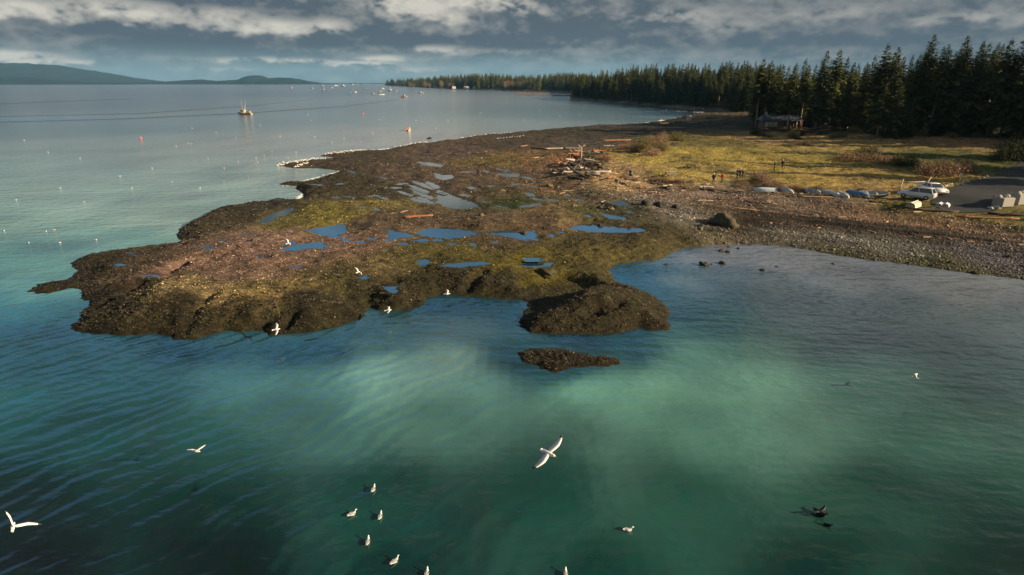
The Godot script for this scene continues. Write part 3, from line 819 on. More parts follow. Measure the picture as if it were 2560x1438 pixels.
# ------------------------------------------------------------------ the sea
# px, py, albedo of the water body: milky turquoise where herring milt drifts, dark and clear elsewhere; bottom rows darkened further, a lens vignette painted into the colour
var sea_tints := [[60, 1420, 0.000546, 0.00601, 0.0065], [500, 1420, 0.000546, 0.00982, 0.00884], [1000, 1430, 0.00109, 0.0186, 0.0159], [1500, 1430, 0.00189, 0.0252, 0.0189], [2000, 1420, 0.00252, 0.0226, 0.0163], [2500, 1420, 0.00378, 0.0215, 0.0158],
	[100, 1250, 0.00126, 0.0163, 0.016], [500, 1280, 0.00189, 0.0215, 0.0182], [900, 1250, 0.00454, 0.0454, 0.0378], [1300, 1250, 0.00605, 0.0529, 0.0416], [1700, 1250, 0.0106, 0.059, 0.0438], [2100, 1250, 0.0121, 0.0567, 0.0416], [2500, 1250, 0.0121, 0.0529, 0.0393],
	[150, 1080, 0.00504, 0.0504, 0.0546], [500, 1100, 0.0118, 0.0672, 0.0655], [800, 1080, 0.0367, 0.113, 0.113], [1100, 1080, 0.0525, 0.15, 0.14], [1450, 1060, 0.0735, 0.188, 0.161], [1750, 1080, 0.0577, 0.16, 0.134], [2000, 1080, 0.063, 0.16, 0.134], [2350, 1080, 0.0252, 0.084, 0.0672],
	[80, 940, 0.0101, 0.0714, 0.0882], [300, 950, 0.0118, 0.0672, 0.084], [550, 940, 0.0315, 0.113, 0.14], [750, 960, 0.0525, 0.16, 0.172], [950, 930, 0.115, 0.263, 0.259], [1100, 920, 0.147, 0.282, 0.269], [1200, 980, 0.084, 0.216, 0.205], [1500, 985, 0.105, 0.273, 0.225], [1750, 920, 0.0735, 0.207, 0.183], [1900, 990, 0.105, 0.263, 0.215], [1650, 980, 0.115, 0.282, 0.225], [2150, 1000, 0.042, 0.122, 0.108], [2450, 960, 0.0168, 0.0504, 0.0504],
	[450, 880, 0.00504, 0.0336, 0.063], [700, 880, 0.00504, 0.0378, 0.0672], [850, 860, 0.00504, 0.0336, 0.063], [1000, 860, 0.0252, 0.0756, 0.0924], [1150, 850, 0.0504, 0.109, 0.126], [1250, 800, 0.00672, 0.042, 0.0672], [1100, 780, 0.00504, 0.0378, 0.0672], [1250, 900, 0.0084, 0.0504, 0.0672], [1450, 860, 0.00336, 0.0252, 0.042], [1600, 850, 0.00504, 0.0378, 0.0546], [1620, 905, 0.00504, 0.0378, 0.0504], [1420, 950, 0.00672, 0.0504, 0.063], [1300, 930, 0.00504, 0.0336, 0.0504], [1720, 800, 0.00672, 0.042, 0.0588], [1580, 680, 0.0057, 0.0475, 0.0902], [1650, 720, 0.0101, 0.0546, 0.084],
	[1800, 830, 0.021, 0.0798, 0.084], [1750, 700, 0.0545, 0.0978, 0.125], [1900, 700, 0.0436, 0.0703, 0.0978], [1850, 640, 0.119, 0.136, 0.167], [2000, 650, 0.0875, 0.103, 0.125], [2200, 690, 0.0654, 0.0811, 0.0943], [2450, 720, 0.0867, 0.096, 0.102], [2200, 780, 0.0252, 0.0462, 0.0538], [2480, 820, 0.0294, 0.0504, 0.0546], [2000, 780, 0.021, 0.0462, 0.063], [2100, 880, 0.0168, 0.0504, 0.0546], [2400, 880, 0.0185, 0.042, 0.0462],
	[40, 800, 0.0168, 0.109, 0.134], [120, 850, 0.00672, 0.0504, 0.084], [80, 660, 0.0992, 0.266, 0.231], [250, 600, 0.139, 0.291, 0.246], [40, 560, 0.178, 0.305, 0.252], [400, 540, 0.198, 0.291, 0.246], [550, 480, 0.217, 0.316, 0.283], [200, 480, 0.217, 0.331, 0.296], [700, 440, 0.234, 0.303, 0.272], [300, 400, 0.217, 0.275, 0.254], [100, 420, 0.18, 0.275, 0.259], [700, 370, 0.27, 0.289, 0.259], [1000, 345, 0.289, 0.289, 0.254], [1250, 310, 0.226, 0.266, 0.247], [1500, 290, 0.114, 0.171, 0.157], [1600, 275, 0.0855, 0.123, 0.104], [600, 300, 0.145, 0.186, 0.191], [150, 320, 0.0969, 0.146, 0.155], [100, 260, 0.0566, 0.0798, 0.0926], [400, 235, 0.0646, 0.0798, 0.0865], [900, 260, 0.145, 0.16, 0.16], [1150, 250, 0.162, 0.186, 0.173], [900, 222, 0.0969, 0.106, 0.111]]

func water() -> void:
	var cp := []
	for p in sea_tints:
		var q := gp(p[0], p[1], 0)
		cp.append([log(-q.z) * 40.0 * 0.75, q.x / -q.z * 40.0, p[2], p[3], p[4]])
	var xs := PackedFloat32Array()
	var x := 0.0
	while x < 9500:
		xs.append(x)
		x += 0.26 if x < 42 else 0.26 + (x - 42) * 0.05
	var cols := PackedFloat32Array()
	for i in range(xs.size() - 1, 0, -1): cols.append(-xs[i])
	cols.append_array(xs)
	var zs := PackedFloat32Array()
	for b in [80.0, 45.0, 20.0, 0.0, -8.0]: zs.append(b)
	var z := -14.0
	while z > -10000:
		zs.append(z)
		z -= 0.24 if z > -78 else 0.24 + (-78 - z) * 0.03
	var nx := cols.size()
	var nz := zs.size()
	# crests on the left run up to the right in the picture; on the right they run down to the right
	var a := gp(0, 1040)
	var b := gp(380, 920)
	var crest := Vector2(b.x - a.x, b.z - a.z).normalized()
	var k1 := Vector2(-crest.y, crest.x)
	a = gp(1900, 930)
	b = gp(2500, 990)
	crest = Vector2(b.x - a.x, b.z - a.z).normalized()
	var k2 := Vector2(-crest.y, crest.x)
	var np := noise(0.08, 61, 3)
	var nq := noise(0.22, 62, 2)
	var milk := noise(0.035, 63, 4)
	var vs := PackedVector3Array()
	var cs := PackedColorArray()
	var us := PackedFloat32Array()
	us.resize(nx * nz)
	var tone := {}
	for j in nz:
		var Z := zs[j]
		var fade := ss(-78, -68, Z) * ss(-8, -14, Z)
		for i in nx:
			var X := cols[i]
			var y := 0.0
			if fade > 0 and absf(X) < 42:
				var n := np.get_noise_2d(X, Z)
				var q := nq.get_noise_2d(X * 0.5, Z)
				var left := ss(4, -16, X + 8 * n - (Z + 45) * 0.25)
				var s := X * k1.x + Z * k1.y
				var t := X * crest.x + Z * crest.y
				y += left * (0.014 * sin(s * 5.2 + 6.0 * n + 2.0 * q) + 0.02 * sin(s * 3.3 + 7.0 * n) * (0.5 + 1.6 * q) + 0.008 * sin(s * 7.4 + 6.0 * q))
				var right := ss(4, 20, X + 6 * n) * (0.5 + 0.9 * maxf(0, q + 0.2))
				s = X * k2.x + Z * k2.y
				y += right * (0.006 * sin(s * 8.0 + 3.0 * n) + 0.006 * sin(s * 10.5 + 5.0 * q))
				y += 0.008 * q + 0.01 * n
				y *= fade * ss(42, 36, absf(X))
			us[j * nx + i] = y
			vs.append(Vector3(X, y, Z))
			if i % 3 == 0 and (j % 3 == 0 or j > nz - 130) or i == nx - 1:
				var zz := minf(Z, -13.5)
				var xx := clampf(X, -1.0 * -zz, 1.0 * -zz)
				var m := milk.get_noise_2d(X, Z)
				var m2 := milk.get_noise_2d(X * 2.5 + 90, Z * 2.5)
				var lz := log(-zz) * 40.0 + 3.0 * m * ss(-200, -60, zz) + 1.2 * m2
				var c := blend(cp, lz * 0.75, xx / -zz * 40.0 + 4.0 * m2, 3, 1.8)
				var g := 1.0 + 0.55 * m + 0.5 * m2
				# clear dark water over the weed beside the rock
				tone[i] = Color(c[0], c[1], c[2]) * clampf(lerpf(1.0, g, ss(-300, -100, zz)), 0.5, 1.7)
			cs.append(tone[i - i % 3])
	var ns := PackedVector3Array()
	ns.resize(nx * nz)
	for j in nz:
		for i in nx:
			var i0 := maxi(i - 1, 0)
			var i1 := mini(i + 1, nx - 1)
			var j0 := maxi(j - 1, 0)
			var j1 := mini(j + 1, nz - 1)
			ns[j * nx + i] = Vector3(-(us[j * nx + i1] - us[j * nx + i0]) / (cols[i1] - cols[i0]), 1, -(us[j1 * nx + i] - us[j0 * nx + i]) / (zs[j1] - zs[j0])).normalized()
	# soften the steps of the shared tones
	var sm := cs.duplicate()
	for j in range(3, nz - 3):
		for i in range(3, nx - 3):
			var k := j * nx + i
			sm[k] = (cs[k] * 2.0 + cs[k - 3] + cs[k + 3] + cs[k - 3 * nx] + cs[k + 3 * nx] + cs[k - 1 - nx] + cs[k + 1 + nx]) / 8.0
	var ix := PackedInt32Array()
	for j in nz - 1:
		for i in nx - 1:
			var p := j * nx + i
			ix.append_array([p, p + nx + 1, p + 1, p, p + nx, p + nx + 1])
	var arr := []
	arr.resize(Mesh.ARRAY_MAX)
	arr[Mesh.ARRAY_VERTEX] = vs
	arr[Mesh.ARRAY_NORMAL] = ns
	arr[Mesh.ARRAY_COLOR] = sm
	arr[Mesh.ARRAY_INDEX] = ix
	# the water lies calmer in the lee of the shelf than out in the strait
	var parts := [[-32.0, 0.26], [-42.0, 0.36], [-54.0, 0.48], [-72.0, 0.65], [-1e9, 0.85]]
	var sea := ArrayMesh.new()
	var from := 0
	for e in parts:
		var to := from
		while to < nz - 1 and zs[to] > e[0]: to += 1
		var piece := arr.duplicate()
		piece[Mesh.ARRAY_VERTEX] = vs.slice(from * nx, (to + 1) * nx)
		piece[Mesh.ARRAY_NORMAL] = ns.slice(from * nx, (to + 1) * nx)
		piece[Mesh.ARRAY_COLOR] = sm.slice(from * nx, (to + 1) * nx)
		piece[Mesh.ARRAY_INDEX] = ix.slice(0, (to - from) * (nx - 1) * 6)
		sea.add_surface_from_arrays(Mesh.PRIMITIVE_TRIANGLES, piece)
		var wm: StandardMaterial3D = M.water.duplicate()
		wm.normal_scale = e[1]
		sea.surface_set_material(sea.get_surface_count() - 1, wm)
		from = to
	tag(one("water", sea, null), "", "", "", "structure")
	# three long wakes, low ridges of water crossing the strait
	for l in [[[0, 306, 300, 298, 620, 283, 860, 266, 1010, 247], 0.3, 2.2], [[0, 292, 350, 284, 640, 264, 850, 240], 0.28, 2.6], [[0, 260, 150, 254, 340, 247], 0.3, 4.0]]:
		var st := begin()
		st.set_color(Color(0.03, 0.055, 0.065))
		var rings := []
		for k in range(0, l[0].size() - 2, 2):
			for s in 12:
				var q := gp(lerpf(l[0][k], l[0][k + 2], s / 12.0), lerpf(l[0][k + 1], l[0][k + 3], s / 12.0))
				var w: float = l[2] * (1 + 0.4 * np.get_noise_2d(q.x, q.z))
				rings.append([q + Vector3(0, -0.02, w), q + Vector3(0, l[1], w * 0.2), q + Vector3(0, l[1], -w * 0.2), q + Vector3(0, -0.02, -w)])
		loft(st, rings, false, false)
		tag(one("wake_water", done(st), M.water), "", "", "", "structure")

func pools() -> void:
	for n in pool_px.size():
		var p := poly(pool_px[n], levels[n])
		var q := Geometry2D.offset_polygon(p, 0.45, Geometry2D.JOIN_ROUND)
		if q.is_empty(): continue
		var o: PackedVector2Array = q[0]
		var t := Geometry2D.triangulate_polygon(o)
		var st := begin()
		for k in range(0, t.size(), 3):
			for e in 3: st.add_vertex(Vector3(o[t[k + e]].x, levels[n], o[t[k + e]].y))
		tag(one("tide_pool_water", done(st), M.pool), "", "", "", "structure")

# ------------------------------------------------------------------ far shores
func strip(called: String, line: Array, rows: Array, c: Color, label: String) -> void:
	# land that climbs away from a far waterline: rows of [metres inland, height]
	var st := begin()
	var rings := []
	var pts := []
	for k in range(0, line.size() - 2, 2):
		for s in 8:
			pts.append(gp(lerpf(line[k], line[k + 2], s / 8.0), lerpf(line[k + 1], line[k + 3], s / 8.0)))
	pts.append(gp(line[-2], line[-1]))
	for r in rows:
		var ring := []
		for p: Vector3 in pts:
			var away := Vector3(p.x, 0, p.z).normalized()
			var q: Vector3 = p + away * r[0] * (1.0 + 0.25 * n_big.get_noise_2d(p.x * 0.3, r[0]))
			q.y = r[1] * (1.0 + 0.5 * n_big.get_noise_2d(p.x * 0.2, p.z * 0.2 + r[0]))
			ring.append(q)
		rings.append(ring)
	for k in rings.size() - 1:
		for i in pts.size() - 1:
			var g := 1.0 + 0.5 * n_patch.get_noise_2d(rings[k][i].x, rings[k][i].z)
			st.set_color((Color(0.13, 0.1, 0.075) * g) if rows[k][1] < 1.5 else c * g)
			quad(st, rings[k][i], rings[k][i + 1], rings[k + 1][i + 1], rings[k + 1][i])
	tag(one(called, done(st), M.stone), label, "", "", "structure")

func hill(label: String, ridge: Array, z: float, deep: float, c: Color) -> void:
	# a far hill: its skyline as px, py pairs, at that distance, sloping down on both sides
	var st := begin()
	var rings := []
	var n := noise(0.004, 71, 4)
	var rows := 9
	for r in rows + 1:
		var u := float(r) / rows
		var ring := []
		for k in range(0, ridge.size() - 2, 2):
			for s in 10:
				var px := lerpf(ridge[k], ridge[k + 2], s / 10.0)
				var py := lerpf(ridge[k + 1], ridge[k + 3], s / 10.0)
				var t := sin(u * PI)
				var X := (px - CX) / F * z / (cos(pitch) + sin(pitch) * (CY - py) / F)
				var h := maxf(CAM_H + rise(py) * z, 3.0)
				var Z := -z + (0.5 - u) * deep
				var p := Vector3(X * 1.0, h * t + t * (1.0 - absf(u - 0.5) * 2.0 + 0.4) * 0.12 * h * n.get_noise_2d(X * 3, Z * 3) - 2.0 * (1 - t), Z)
				ring.append(p)
		rings.append(ring)
	for k in rings.size() - 1:
		for i in rings[k].size() - 1:
			st.set_color(c * (1.0 + 0.7 * n.get_noise_2d(rings[k][i].x * 4, rings[k][i].z * 4)))
			quad(st, rings[k][i], rings[k][i + 1], rings[k + 1][i + 1], rings[k + 1][i])
	tag(one("hill", done(st), M.stone), label, "", "", "structure")

func far_land() -> void:  # hill colours are darkened, with cloud shadow painted into them
	hill("blue mountain slope beneath cream cloud on the far left", [-420, 190, -250, 165, -60, 158, 60, 160, 130, 165, 190, 174, 260, 187, 330, 200, 400, 208], 7200, 2400, Color(0.016, 0.026, 0.03))
	hill("lower dark foothill along the far left shore", [-300, 196, -80, 192, 60, 193, 150, 201, 240, 207, 300, 210], 5600, 700, Color(0.01, 0.018, 0.02))
	hill("long blue island on the horizon", [320, 211, 400, 205, 450, 202, 500, 199, 540, 203, 580, 200, 612, 199, 626, 189, 646, 188, 665, 197, 700, 194, 738, 196, 760, 202, 800, 208, 830, 210], 6200, 900, Color(0.01, 0.02, 0.022))
	hill("thin low coast on the horizon", [640, 210, 760, 209, 860, 208, 960, 208, 1100, 207], 8200, 900, Color(0.01, 0.02, 0.022))
	strip("headland", [962, 213.6, 1000, 215.5, 1060, 219, 1130, 222, 1200, 224.5, 1300, 227, 1400, 231, 1470, 233, 1600, 234], [[-2, -0.5], [12, 0.8], [40, 2.5], [120, 5], [320, 9], [600, 12], [900, 6]], Color(0.04, 0.04, 0.025), "far wooded headland with reddish tidal rocks")
	strip("point", [1426, 249, 1460, 251, 1520, 255, 1580, 260, 1640, 265, 1700, 271, 1760, 277, 1850, 283, 2000, 290], [[-2, -0.5], [6, 0.7], [14, 1.6], [40, 3.5], [120, 7], [300, 14], [560, 22]], Color(0.025, 0.026, 0.016), "dark wooded shore curving behind the bay")
	strip("spit", [1296, 238.6, 1340, 239.4, 1400, 240.4, 1440, 241], [[-3, -0.5], [8, 0.8], [24, 1.0], [50, 0.6], [60, -0.5]], Color(0.1, 0.085, 0.06), "low tidal spit off the wooded point")
	strip("spit", [1290, 232.4, 1340, 233, 1400, 234, 1450, 235], [[-3, -0.5], [10, 0.8], [30, 1.0], [60, 0.6], [70, -0.5]], Color(0.13, 0.09, 0.065), "low reddish tidal spit nearer the headland")

# ------------------------------------------------------------------ trees
func conifer(H: float, R: float, bare: float, seed_: int, dense: float, warm: float) -> Array:
	var r := RandomNumberGenerator.new()
	r.seed = seed_
	var lean := Vector3(r.randf_range(-0.5, 0.5), 0, r.randf_range(-0.5, 0.5))
	var st := begin()
	var pts := []
	var rad := []
	for k in 7:
		var u := k / 6.0
		pts.append(Vector3(0, u * H * 0.97 - 0.4, 0) + lean * sin(u * 2.4) * 0.6)
		rad.append(lerpf(H * 0.0145, 0.03, pow(u, 0.85)))
	st.set_color(Color(0.27, 0.21, 0.155) * r.randf_range(0.8, 1.3))
	tube(st, pts, rad, 7)
	# bare stubs of dead branches on the lower trunk
	st.set_color(Color(0.16, 0.13, 0.1))
	for k in 10:
		var y := r.randf_range(0.08, bare + 0.1) * H
		var a := r.randf() * TAU
		var l := r.randf_range(0.6, 2.2)
		tube(st, [Vector3(0, y, 0), Vector3(cos(a) * l, y + r.randf_range(-0.4, 0.2), sin(a) * l)], [0.05, 0.02], 3)
	var trunk := done(st)
	st = begin(true)
	var y0 := bare * H
	var y := y0
	var gap_side := r.randf() * TAU
	while y < H:
		var t := (y - y0) / (H - y0)
		var prof := pow(1.0 - t, 0.92) * 1.12 * lerpf(0.62, 1.0, ss(0.0, 0.22, t)) + 0.03
		var n := int(lerpf(5, 3, t) * dense + r.randf())
		for b in n:
			var a := r.randf() * TAU
			var L: float = R * prof * r.randf_range(0.55, 1.2)
			if t < 0.35 and cos(a - gap_side) > 0.5 and r.randf() < 0.55: continue
			if r.randf() < 0.05: L *= 1.35
			var out := Vector3(cos(a), 0, sin(a))
			var side := Vector3(-out.z, 0, out.x)
			var up := lerpf(-0.22, 0.75, pow(t, 1.6)) + r.randf_range(-0.16, 0.16)
			var tone := r.randf_range(0.6, 1.35)
			var hue := r.randf() * warm
			var col := Color(0.075 + 0.05 * hue, 0.095 + 0.03 * hue, 0.03 + 0.008 * (1 - hue)) * tone
			var steps := maxi(2, int(L / 0.55))
			var at := Vector3(0, y + r.randf_range(-0.2, 0.2), 0) + lean * sin(y / H * 2.4) * 0.6
			for s in steps:
				var f := (s + 0.7) / steps
				var p := at + out * L * f + Vector3.UP * (up * L * f - 0.28 * L * f * f + 0.05)
				var w: float = (0.7 + 0.7 * (1.0 - f)) * minf(1.0, 0.4 + L * 0.25) * r.randf_range(0.7, 1.3) * lerpf(1.05, 0.55, t)
				for q in 4:
					var sgn := 1.0 if q % 2 == 0 else -1.0
					var d := (out * r.randf_range(0.2, 0.9) + side * sgn * r.randf_range(0.3, 1.0) + Vector3.UP * r.randf_range(-0.55, 0.12)).normalized()
					var cr := d.cross(Vector3(r.randf_range(-0.6, 0.6), 1, r.randf_range(-0.6, 0.6))).normalized() * w * 0.34
					st.set_color(col * r.randf_range(0.75, 1.3))
					var o := p + side * sgn * 0.08
					tri(st, o - d * 0.1, o + d * w * 0.55 + cr, o + d * w)
					tri(st, o - d * 0.1, o + d * w, o + d * w * 0.5 - cr)
		y += lerpf(0.6, 0.28, t) * r.randf_range(0.75, 1.25)
	return [trunk, done(st)]

func broadleaf(H: float, R: float, seed_: int, c: Color) -> Array:
	# a leafless winter tree: limbs and a haze of fine twigs
	var r := RandomNumberGenerator.new()
	r.seed = seed_
	var st := begin()
	st.set_color(Color(0.2, 0.17, 0.14))
	tube(st, [Vector3(0, -0.3, 0), Vector3(0.1, H * 0.3, 0), Vector3(0, H * 0.75, 0.1)], [H * 0.02, H * 0.014, 0.04], 6)
	var tw := begin(true)
	for b in 60:
		var a := r.randf() * TAU
		var y := r.randf_range(0.25, 0.85) * H
		var L := R * r.randf_range(0.5, 1.0) * sin(clampf(y / H, 0.1, 0.95) * PI)
		var e := Vector3(cos(a) * L, y + L * r.randf_range(0.3, 0.9), sin(a) * L)
		tube(st, [Vector3(0, y - 0.1 * H, 0), e], [0.06, 0.015], 3)
		for s in 26:
			var p := Vector3(0, y, 0).lerp(e, r.randf_range(0.3, 1.15)) + Vector3(r.randfn(), r.randfn(), r.randfn()) * R * 0.13
			var d := Vector3(r.randfn(), absf(r.randfn()) + 0.4, r.randfn()).normalized() * r.randf_range(0.3, 0.8)
			var n := d.cross(Vector3(r.randfn(), r.randfn(), r.randfn())).normalized() * 0.07
			tw.set_color(c * r.randf_range(0.6, 1.4))
			tri(tw, p, p + d + n, p + d - n)
	return [done(st), done(tw)]

func shrub(rx: float, ry: float, count: int, seed_: int, c: Color, c2: Color, size: float) -> Array:
	var r := RandomNumberGenerator.new()
	r.seed = seed_
	var st := begin()
	st.set_color(Color(0.12, 0.09, 0.07))
	var tw := begin(true)
	var lump := noise(0.9, seed_, 2)
	for b in 26:
		var a := r.randf() * TAU
		var l := sqrt(r.randf()) * rx * 0.8
		tube(st, [Vector3(cos(a) * l * 0.5, -0.1, sin(a) * l * 0.5), Vector3(cos(a) * l, ry * r.randf_range(0.5, 0.95), sin(a) * l)], [0.03, 0.012], 3)
	for k in count:
		var v := Vector3(r.randfn(), absf(r.randfn()), r.randfn()).normalized()
		var rr := pow(r.randf(), 0.45) * (1.0 + 0.45 * lump.get_noise_3dv(v * 1.5))
		var p := Vector3(v.x * rx, v.y * ry, v.z * rx) * rr
		var d := (v * 0.6 + Vector3(r.randfn(), r.randfn() + 0.6, r.randfn())).normalized() * size * r.randf_range(0.6, 1.4)
		var n := d.cross(Vector3(r.randfn(), r.randfn(), r.randfn())).normalized() * size * 0.24
		tw.set_color(c.lerp(c2, clampf(r.randf() + lump.get_noise_3dv(p), 0, 1)) * r.randf_range(0.6, 1.4))
		tri(tw, p - d * 0.3, p + n, p + d)
		tri(tw, p - d * 0.3, p + d, p - n)
	return [done(st), done(tw)]

var kinds := []
var bare_tree := []
var tree_count := 0

func plant(pair: Array, called: String, at: Vector3, turn: float, size: Vector3, label: String, category: String, group := "", names := ["trunk", "crown"]) -> Node3D:
	var o := thing(called, at, turn)
	o.scale = size
	part(names[0], pair[0], M.bark, o)
	part(names[1], pair[1], M.leaf, o)
	tag(o, label, category, group)
	return o

func tree_to(px: float, py: float, top: float, h: float, kind: int, label: String, group: String, wide := 1.0) -> void:
	# a tree that stands at that pixel and reaches up to the row top
	var p := gp(px, py, h)
	if p.z > -325: p = land_at(p.x, p.z)
	var H := maxf(CAM_H + rise(top) * -p.z - p.y, 5.0)
	var k: Array = kinds[kind]
	var s := H / float(k[2])
	plant(k, "conifer_tree", p, rng.randf() * TAU, Vector3(s * wide * lerpf(1.0, 1.0 / s, 0.3), s, s * wide * lerpf(1.0, 1.0 / s, 0.3)), label, "tree", group)
	tree_count += 1

func trees() -> void:
	for s in [[27.0, 5.6, 0.1, 101, 1.6, 0.5], [27.0, 5.2, 0.36, 102, 1.5, 0.9], [27.0, 6.2, 0.16, 103, 1.6, 0.3], [27.0, 4.6, 0.24, 104, 1.4, 1.0], [27.0, 5.8, 0.03, 105, 1.6, 0.6], [27.0, 5.4, 0.45, 106, 1.4, 0.7], [27.0, 4.2, 0.03, 107, 1.5, 1.2]]:
		var k := conifer(s[0], s[1], s[2], s[3], s[4], s[5])
		k.append(s[0])
		kinds.append(k)
	for k in 2: bare_tree.append(broadleaf(14, 5.5, 111 + k, [Color(0.2, 0.13, 0.085), Color(0.17, 0.13, 0.06)][k]))
	# the tall edge of the wood behind the field: base px, base py, height of the ground, row of the top
	var edge := [[1888, 322, 3.6, 146, 5, "slim conifer left of the cabin, first of the tall wood"], [1908, 320, 3.8, 152, 1, "tall conifer rising just left of the cabin roof"], [1936, 314, 4, 160, 3, "narrow conifer directly behind the dark-roofed cabin"], [1968, 326, 4, 158, 1, "tall fir with a pale bare trunk right of the cabin"], [1990, 318, 4, 146, 3, "olive pointed conifer between the cabin and the twin tops"], [2036, 325, 4.2, 127, 2, "left one of the twin tall conifers behind the cabin clearing"], [2066, 322, 4.2, 124, 5, "right one of the twin tall conifers behind the cabin clearing"], [2108, 326, 4.4, 158, 0, "lower conifer between the twin tops and the tall right wood"], [2140, 328, 4.4, 162, 4, "conifer in the dip of the skyline, left of a layered fir"], [2178, 330, 4.5, 110, 5, "layered fir with bare gaps, first of the tall right wood"], [2206, 332, 4.5, 118, 2, "pointed fir right beside the layered fir"], [2252, 336, 4.6, 150, 0, "broad fir below the tall spire in the right wood"], [2284, 336, 4.6, 87, 2, "tall spire-topped conifer of the right wood"], [2318, 338, 4.6, 112, 1, "olive-lit fir right of the tall spire"], [2362, 338, 4.7, 90, 2, "pyramid-topped conifer in the middle of the right wood"], [2402, 340, 4.7, 104, 0, "fir between the pyramid top and the ragged crown"], [2432, 340, 4.7, 126, 4, "broad fir below the ragged flat-topped crown"], [2466, 341, 4.8, 98, 5, "ragged flat-topped conifer near the right edge"], [2500, 342, 4.8, 84, 2, "tallest pointed conifer near the right edge"], [2548, 345, 4.8, 102, 0, "conifer at the right edge of the picture"],
		[2192, 342, 4.6, 205, 3, "small pale-trunked conifer standing forward of the wood, left one"], [2226, 343, 4.6, 212, 4, "small pale-trunked conifer standing forward of the wood, right one"], [2266, 342, 4.7, 250, 6, "young light green conifer at the foot of the right wood"]]
	for e in edge: tree_to(e[0], e[1], e[3], e[2], e[4], e[5], "tall conifers along the edge of the field")
	# behind them the wood closes
	for k in 48:
		var px := 1895 + 680.0 * (k + rng.randf()) / 48
		var back := rng.randf_range(12, 70)
		var q := gp(px, 328, 4.5)
		q += Vector3(q.x, 0, q.z).normalized() * back
		var sky := 150.0 if px < 2150 else lerpf(150, 118, ss(2150, 2300, px))
		var H := CAM_H + rise(sky + rng.randf_range(-4, 34)) * -q.z - 5.5
		var s := H / 27.0
		q = land_at(q.x, q.z)
		plant(kinds[rng.randi() % 6], "conifer_tree", q, rng.randf() * TAU, Vector3(s * 1.0, s, s * 1.0), "dark conifer deep in the wood behind the field, its foot hidden", "tree", "conifers inside the wood")
		tree_count += 1
	# the same wood goes on past the right edge, along the lane; it shades the field and the lane
	for k in 26:
		var u := rng.randf()
		var q := Vector3(lerpf(98, 150, rng.randf()), 0, lerpf(-150, -78, u))
		if q.x < -q.z * 0.9 + 6: q.x = -q.z * 0.9 + 6 + rng.randf() * 30
		q = land_at(minf(q.x, 156), q.z)
		var s := rng.randf_range(0.75, 1.05)
		plant(kinds[rng.randi() % 6], "conifer_tree", q, rng.randf() * TAU, Vector3(s, s, s), "tall conifer of the wood beside the lane, past the right edge", "tree", "conifers beside the lane")
	# the wooded point across the bay
	var foot := [1300, 244, 1345, 245, 1400, 249, 1460, 252, 1520, 256, 1580, 261, 1640, 266, 1700, 272, 1760, 278, 1850, 284]
	for k in 150:
		var px := 1428 + 450.0 * (k + rng.randf()) / 150
		var py := 252.0
		for i in range(0, foot.size() - 2, 2):
			if px >= foot[i] and px <= foot[i + 2]: py = lerpf(foot[i + 1], foot[i + 3], (px - foot[i]) / (foot[i + 2] - foot[i]))
		var skyline := lerpf(186, 164, ss(1428, 1620, px)) - 8 * ss(1750, 1860, px)
		var q := gp(px, py, 0)
		var back := pow(rng.randf(), 1.4) * 170 + 14
		var g := 1.8 + back * 0.055
		var away := Vector3(q.x, 0, q.z).normalized()
		q += away * back
		q.y = g - 1.0
		var H := clampf(CAM_H + rise(skyline + rng.randf_range(-8, 26)) * -q.z - q.y, 12, 40)
		if back < 26: H *= rng.randf_range(0.6, 0.9)
		var s := H / 27.0
		plant(kinds[rng.randi() % 7], "conifer_tree", q, rng.randf() * TAU, Vector3(s * 1.1, s, s * 1.1), "dark conifer in the wood across the bay", "tree", "conifers across the bay")
		tree_count += 1
	# the far headland reads as one mass of wood
	var st := SurfaceTool.new()
	st.begin(Mesh.PRIMITIVE_TRIANGLES)
	var kk: Array = kinds[0]
	st.append_from(kk[0], 0, Transform3D.IDENTITY)
	st.append_from(kk[1], 0, Transform3D.IDENTITY)
	var joined := st.commit()
	var places := []
	var colors := []
	var line := [964, 213.8, 1000, 215.5, 1060, 219, 1130, 222, 1200, 224.5, 1300, 227, 1400, 231, 1470, 233, 1600, 234]
	for k in 900:
		var px := rng.randf_range(966, 1560)
		var py := 230.0
		for i in range(0, line.size() - 2, 2):
			if px >= line[i] and px <= line[i + 2]: py = lerpf(line[i + 1], line[i + 3], (px - line[i]) / (line[i + 2] - line[i]))
		var q := gp(px, py, 0)
		var back := 40 + pow(rng.randf(), 1.3) * (500 if px < 1400 else 300)
		q += Vector3(q.x, 0, q.z).normalized() * back
		q.y = lerpf(1.5, 9, ss(30, 600, back))
		var skyline := lerpf(201, 186, ss(970, 1130, px)) + 3 * sin(px * 0.03)
		var H := clampf(CAM_H + rise(skyline + rng.randf_range(-3, 14)) * -q.z - q.y, 9, 40)
		var s := H / 27.0
		var t := rng.randf_range(0.7, 1.5)
		var w := 1.5 if px < 1100 else 1.15
		places.append(Transform3D(Basis(Vector3.UP, rng.randf() * TAU).scaled(Vector3(s * w, s, s * w)), q))
		colors.append(Color(1.3 * t, 1.2 * t, 1.1 * t))
	var foot2 := foot
	for k in 330:
		var px := 1440 + 460.0 * rng.randf()
		var py := 262.0
		for i in range(0, foot2.size() - 2, 2):
			if px >= foot2[i] and px <= foot2[i + 2]: py = lerpf(foot2[i + 1], foot2[i + 3], (px - foot2[i]) / (foot2[i + 2] - foot2[i]))
		var q := gp(px, py, 0)
		var back := rng.randf_range(30, 220)
		q += Vector3(q.x, 0, q.z).normalized() * back
		q.y = 1.0 + back * 0.055
		var skyline := lerpf(188, 166, ss(1428, 1620, px)) - 8 * ss(1750, 1860, px)
		var s := clampf((CAM_H + rise(skyline + rng.randf_range(2, 40)) * -q.z - q.y) / 27.0, 0.35, 1.4)
